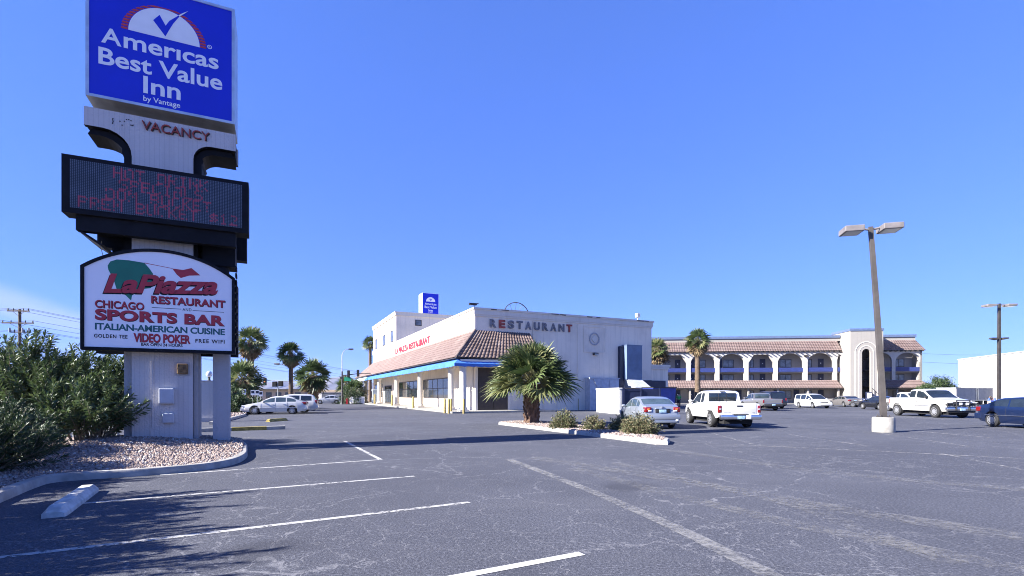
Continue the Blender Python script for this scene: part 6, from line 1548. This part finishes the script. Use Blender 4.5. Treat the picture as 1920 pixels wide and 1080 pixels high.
b = MB(); b.box(0, 16, 0, 10, 0, 3.2); b.build('wall', M['white_wall'], sh); b = MB(); b.box(-.3, 16.3, -.5, 10.3, 2.6, 3.4); b.build('roof', M['tan'], sh); b = MB(); b.box(1, 15, -.04, 0, .3, 2.2); b.build('shop_window', M['glass_mid'], sh)
ba = thing('street_barrier', 'white and red street barrier boards beside the far restaurant columns', 'barrier', at(658, 84), R(10))
b = MB(); b.rbox(-.2, 2.2, -.15, .15, .1, 1.2, .05); b.box(-.1, .1, -.3, .3, 0, .15); b.box(1.9, 2.1, -.3, .3, 0, .15); b.build('board', M['signwhite'], ba); b = MB(); b.box(-.8, -.5, -.14, .14, 0, .9); b.build('marker', M['signred'], ba)
pum = thing('vending_box', 'pale blue newspaper box between the far restaurant columns', 'box', rs(-1.2, 44.2, .14), GRID)
b = MB(); b.rbox(-.5, .5, -.4, .4, 0, 2.3, .05); b.box(-.51, -.5, -.3, .3, .9, 2.0, 1); b.build('box', [M['pale_awning'], M['navy']], pum)
# the mountains' foot: a line of far roofs and trees reads as one mass
# utility pole with three crossarms and wires
dU = 62.0; up = at(37, dU); topz = EYE + (HZ-580)/F*dU
ut = thing('utility_pole', 'wooden utility pole with three crossarms behind the oleanders', 'utility pole', up, R(4))
b = MB(); b.tube([(0, 0, 0), (0, 0, topz)], [.20, .15], 10); b.build('pole', M['wood'], ut, smooth=40)
zs = [EYE + (HZ-y)/F*dU for y in (583.5, 606, 623)]; hw = [(-1.3, 1.25), (-1.9, 1.75), (-1.0, 1.45)]
for z, (a, c) in zip(zs, hw):
    b = MB(); b.box(a, c, -.22, -.12, z-.07, z+.07); b.tube([(a*.55, -.15, z-.02), (0, -.15, z-.6)], .025, 5); b.tube([(c*.55, -.15, z-.02), (0, -.15, z-.6)], .025, 5); arm_ = b.build('crossarm', M['wood'], ut)
    for x in (a+.1, a*.45, c*.45, c-.1): b2 = MB(); b2.lathe([(.05, 0), (.07, .06), (.05, .12), (.07, .18), (.03, .26)], 8); b2.M = Matrix.Identity(4); b2.v = [(p[0]+x, p[1]-.17, p[2]+z+.07) for p in b2.v]; b2.build('insulator', M['dark'], arm_)
b = MB()
for x in (-.9, .55, 1.3): b.tube([(x, -.3, zs[2]-.05), (x, -.3, zs[2]+.5)], .10, 8)
b.build('fuse_switch', M['galv'], ut)
wires = thing('overhead_wires', 'thin overhead wires running from the utility pole behind the sign and off the left edge', 'wires', up, R(4))
b = MB()
for z, xs_ in ((zs[0]+.3, (-1.2, .55, 1.15)), (zs[1]+.3, (-1.8, 1.65)), (zs[2]+.3, (.6, 1.35))):
    for x in xs_:
        for tx, tz, ty in ((38, -6.5, 95), (-30, .4, 6)):
            pts = []
            for k in range(13):
                u = k/12; pts.append((x+(tx)*u, -.17+ty*u, z+tz*u-1.6*4*u*(1-u)*(.3 if tx > 0 else .25)))
            b.tube(pts, .016, 4, 0, False)
b.build('cable', M['dark'], wires)
w2 = thing('overhead_wires', 'pair of faint wires between the motel and the white warehouse', 'wires', at(1735, 110), 0)
b = MB(); b.tube([(-4, 0, 10.6), (6, -1, 10.1), (18, -3, 9.9)], .02, 4, 0, False); b.tube([(-4, 0, 8.8), (6, -1, 8.2), (18, -3, 7.9)], .02, 4, 0, False); b.build('cable', M['dark'], w2)

def person(label, loc, rz, pose, shirt, trousers, hairc, scale=1.0):
    o = thing('person', label, 'person', loc, rz); o.scale = (scale,)*3
    skin = simple('skin_tone', (.42, .27, .20, 1), .6, var=.05)
    def skinmesh(name, pts, edges, mat_, root=0):
        me = bpy.data.meshes.new(name); me.from_pydata([p[:3] for p in pts], edges, []); me.materials.append(mat_)
        ob = bpy.data.objects.new(name, me); COL.objects.link(ob); ob.parent = o
        ob.modifiers.new('skin', 'SKIN'); sm = ob.modifiers.new('sub', 'SUBSURF'); sm.levels = 1; sm.render_levels = 2
        me.skin_vertices  # layer made with the modifier
        for i, p in enumerate(pts):
            me.skin_vertices[0].data[i].radius = (p[3], p[4] if len(p) > 4 else p[3]); me.skin_vertices[0].data[i].use_root = (i == root)
        me.shade_smooth(); return ob
    J = pose
    def fingers(hand, dirv):
        pts = []; ed = []; n0 = 0; dv = Vector(dirv).normalized(); sd = dv.cross(Vector((1, 0, 0))).normalized(); h0 = Vector(hand)
        return h0, dv, sd
    names = ['pelvis', 'waist', 'chest', 'neck', 'head', 'crown', 'lsh', 'lel', 'lwr', 'lha', 'rsh', 'rel', 'rwr', 'rha', 'lhi', 'lkn', 'lan', 'lto', 'rhi', 'rkn', 'ran', 'rto']
    rad = [.13, .125, .14, .055, .085, .075, .062, .045, .032, .03, .062, .045, .032, .03, .09, .062, .042, .04, .09, .062, .042, .04]
    pts = [tuple(J[n]) + (r,) for n, r in zip(names, rad)]; ix = {n: i for i, n in enumerate(names)}
    E = [(a, c) for a, c in (('pelvis', 'waist'), ('waist', 'chest'), ('chest', 'neck'), ('neck', 'head'), ('head', 'crown'), ('chest', 'lsh'), ('lsh', 'lel'), ('lel', 'lwr'), ('lwr', 'lha'), ('chest', 'rsh'), ('rsh', 'rel'), ('rel', 'rwr'), ('rwr', 'rha'), ('pelvis', 'lhi'), ('lhi', 'lkn'), ('lkn', 'lan'), ('lan', 'lto'), ('pelvis', 'rhi'), ('rhi', 'rkn'), ('rkn', 'ran'), ('ran', 'rto'))]
    ed = [(ix[a], ix[c]) for a, c in E]
    for side in ('l', 'r'):   # five short fingers on each hand
        w, h = Vector(J[side+'wr']), Vector(J[side+'ha']); dv = (h-w).normalized(); sd = dv.cross(Vector((0, 1, 0)) if abs(dv.y) < .8 else Vector((1, 0, 0))).normalized()
        for k in range(5):
            off = sd*(.018*(k-1.5)) if k < 4 else sd*-.045; ln = (.055, .065, .062, .05, .03)[k]
            i0 = len(pts); p0 = h + off + dv*.02; p1 = h + off*1.1 + dv*(.02+ln); pts.append(tuple(p0)+(.010,)); pts.append(tuple(p1)+(.008,)); ed += [(ix[side+'ha'], i0), (i0, i0+1)]
    body = skinmesh('body', pts, ed, skin)
    def cloth(name, use, grow, mat_):
        us = [n for n in names if n in use]; jj = {n: i for i, n in enumerate(us)}
        return skinmesh(name, [tuple(J[n]) + (rad[ix[n]]*grow+.012,) for n in us], [(jj[a], jj[c]) for a, c in E if a in jj and c in jj], mat_)
    cloth('shirt', ('pelvis', 'waist', 'chest', 'lsh', 'lel', 'rsh', 'rel'), 1.10, shirt); cloth('trousers', ('pelvis', 'lhi', 'lkn', 'lan', 'rhi', 'rkn', 'ran'), 1.12, trousers)
    hd, cr = Vector(J['head']), Vector(J['crown']); c = hd.lerp(cr, .62); up_ = (cr-hd).normalized()
    b = MB(); b.ball((0, 0, 0), .105, .105, .10); q = Vector((0, 0, 1)).rotation_difference(up_).to_matrix().to_4x4(); b.v = [tuple(Matrix.Translation(c+Vector((.02, 0, .025))) @ q @ Vector(p)) for p in b.v]; b.build('hair', simple('hair', hairc, .7), o, smooth=60)
    b = MB(); f = hd.lerp(cr, .3); b.ball((f.x-.10, f.y, f.z-.02), .022, .016, .03); b.build('nose', skin, o, smooth=60)
    b = MB(); [b.ball((f.x-.085, f.y+s*.035, f.z+.03), .012, .014, .010) for s in (-1, 1)]; b.rbox(f.x-.095, f.x-.07, f.y-.03, f.y+.03, f.z-.072, f.z-.058, .004); b.build('face_features', M['dark'], o)
    b = MB(); [b.ball((f.x, f.y+s*.095, f.z+.01), .025, .012, .035) for s in (-1, 1)]; b.build('ears', skin, o, smooth=60)
    for s in ('l', 'r'):
        a = Vector(J[s+'an']); t_ = Vector(J[s+'to']); b = MB(); b.rbox(min(a.x, t_.x)-.05, max(a.x, t_.x)+.06, a.y-.05, a.y+.05, 0, .09, .03); b.build('shoe', M['dark'], o, smooth=50)
    return o
# local frame: the person faces -x
stand = dict(pelvis=(0, 0, .95), waist=(0, 0, 1.10), chest=(.01, 0, 1.34), neck=(0, 0, 1.50), head=(-.02, 0, 1.60), crown=(-.01, 0, 1.70), lsh=(.01, -.18, 1.40), lel=(.02, -.24, 1.12), lwr=(-.10, -.22, .92), lha=(-.15, -.21, .86), rsh=(.01, .18, 1.40), rel=(.03, .25, 1.12), rwr=(-.02, .24, .87), rha=(-.05, .24, .79), lhi=(0, -.09, .90), lkn=(-.03, -.10, .50), lan=(.02, -.11, .09), lto=(-.13, -.12, .05), rhi=(0, .09, .90), rkn=(-.02, .10, .50), ran=(.04, .11, .09), rto=(-.11, .12, .05))
person('person in a bright green shirt standing between the silver sedan and the motel', at(1273, 58), R(60), stand, simple('green_cloth', (.06, .40, .10, 1), .8), M['dark'], (.012, .01, .01, 1))
bend = dict(pelvis=(.10, 0, .93), waist=(.0, 0, 1.04), chest=(-.20, 0, 1.20), neck=(-.33, 0, 1.28), head=(-.42, 0, 1.31), crown=(-.50, 0, 1.35), lsh=(-.20, -.18, 1.25), lel=(-.30, -.22, .98), lwr=(-.42, -.18, .78), lha=(-.46, -.17, .71), rsh=(-.20, .18, 1.25), rel=(-.30, .22, .98), rwr=(-.40, .2, .77), rha=(-.43, .19, .70), lhi=(.08, -.09, .88), lkn=(.02, -.10, .49), lan=(.10, -.11, .09), lto=(-.05, -.12, .05), rhi=(.08, .09, .88), rkn=(-.02, .10, .49), ran=(.04, .11, .09), rto=(-.11, .12, .05))
person('person in a blue shirt stooping behind the boot of the navy sedan', at(1863, 42), R(20), bend, simple('blue_cloth', (.06, .12, .50, 1), .8), M['dark'], (.06, .05, .04, 1))
# ------------------------------------------------------------------ air: thin even haze over the whole basin
def haze(dens=4.2e-5):
    m = bpy.data.materials.new('haze_air'); m.use_nodes = True; t = m.node_tree; t.nodes.clear()
    o = t.nodes.new('ShaderNodeOutputMaterial'); v = t.nodes.new('ShaderNodeVolumePrincipled')
    v.inputs['Color'].default_value = (.50, .62, 1.0, 1); v.inputs['Density'].default_value = dens; v.inputs['Anisotropy'].default_value = 0.0
    t.links.new(v.outputs[0], o.inputs['Volume'])
    b = MB(); b.box(-16000, 16000, -500, 17000, -8, 480); tag(b.build('haze', m), kind='stuff')
haze()
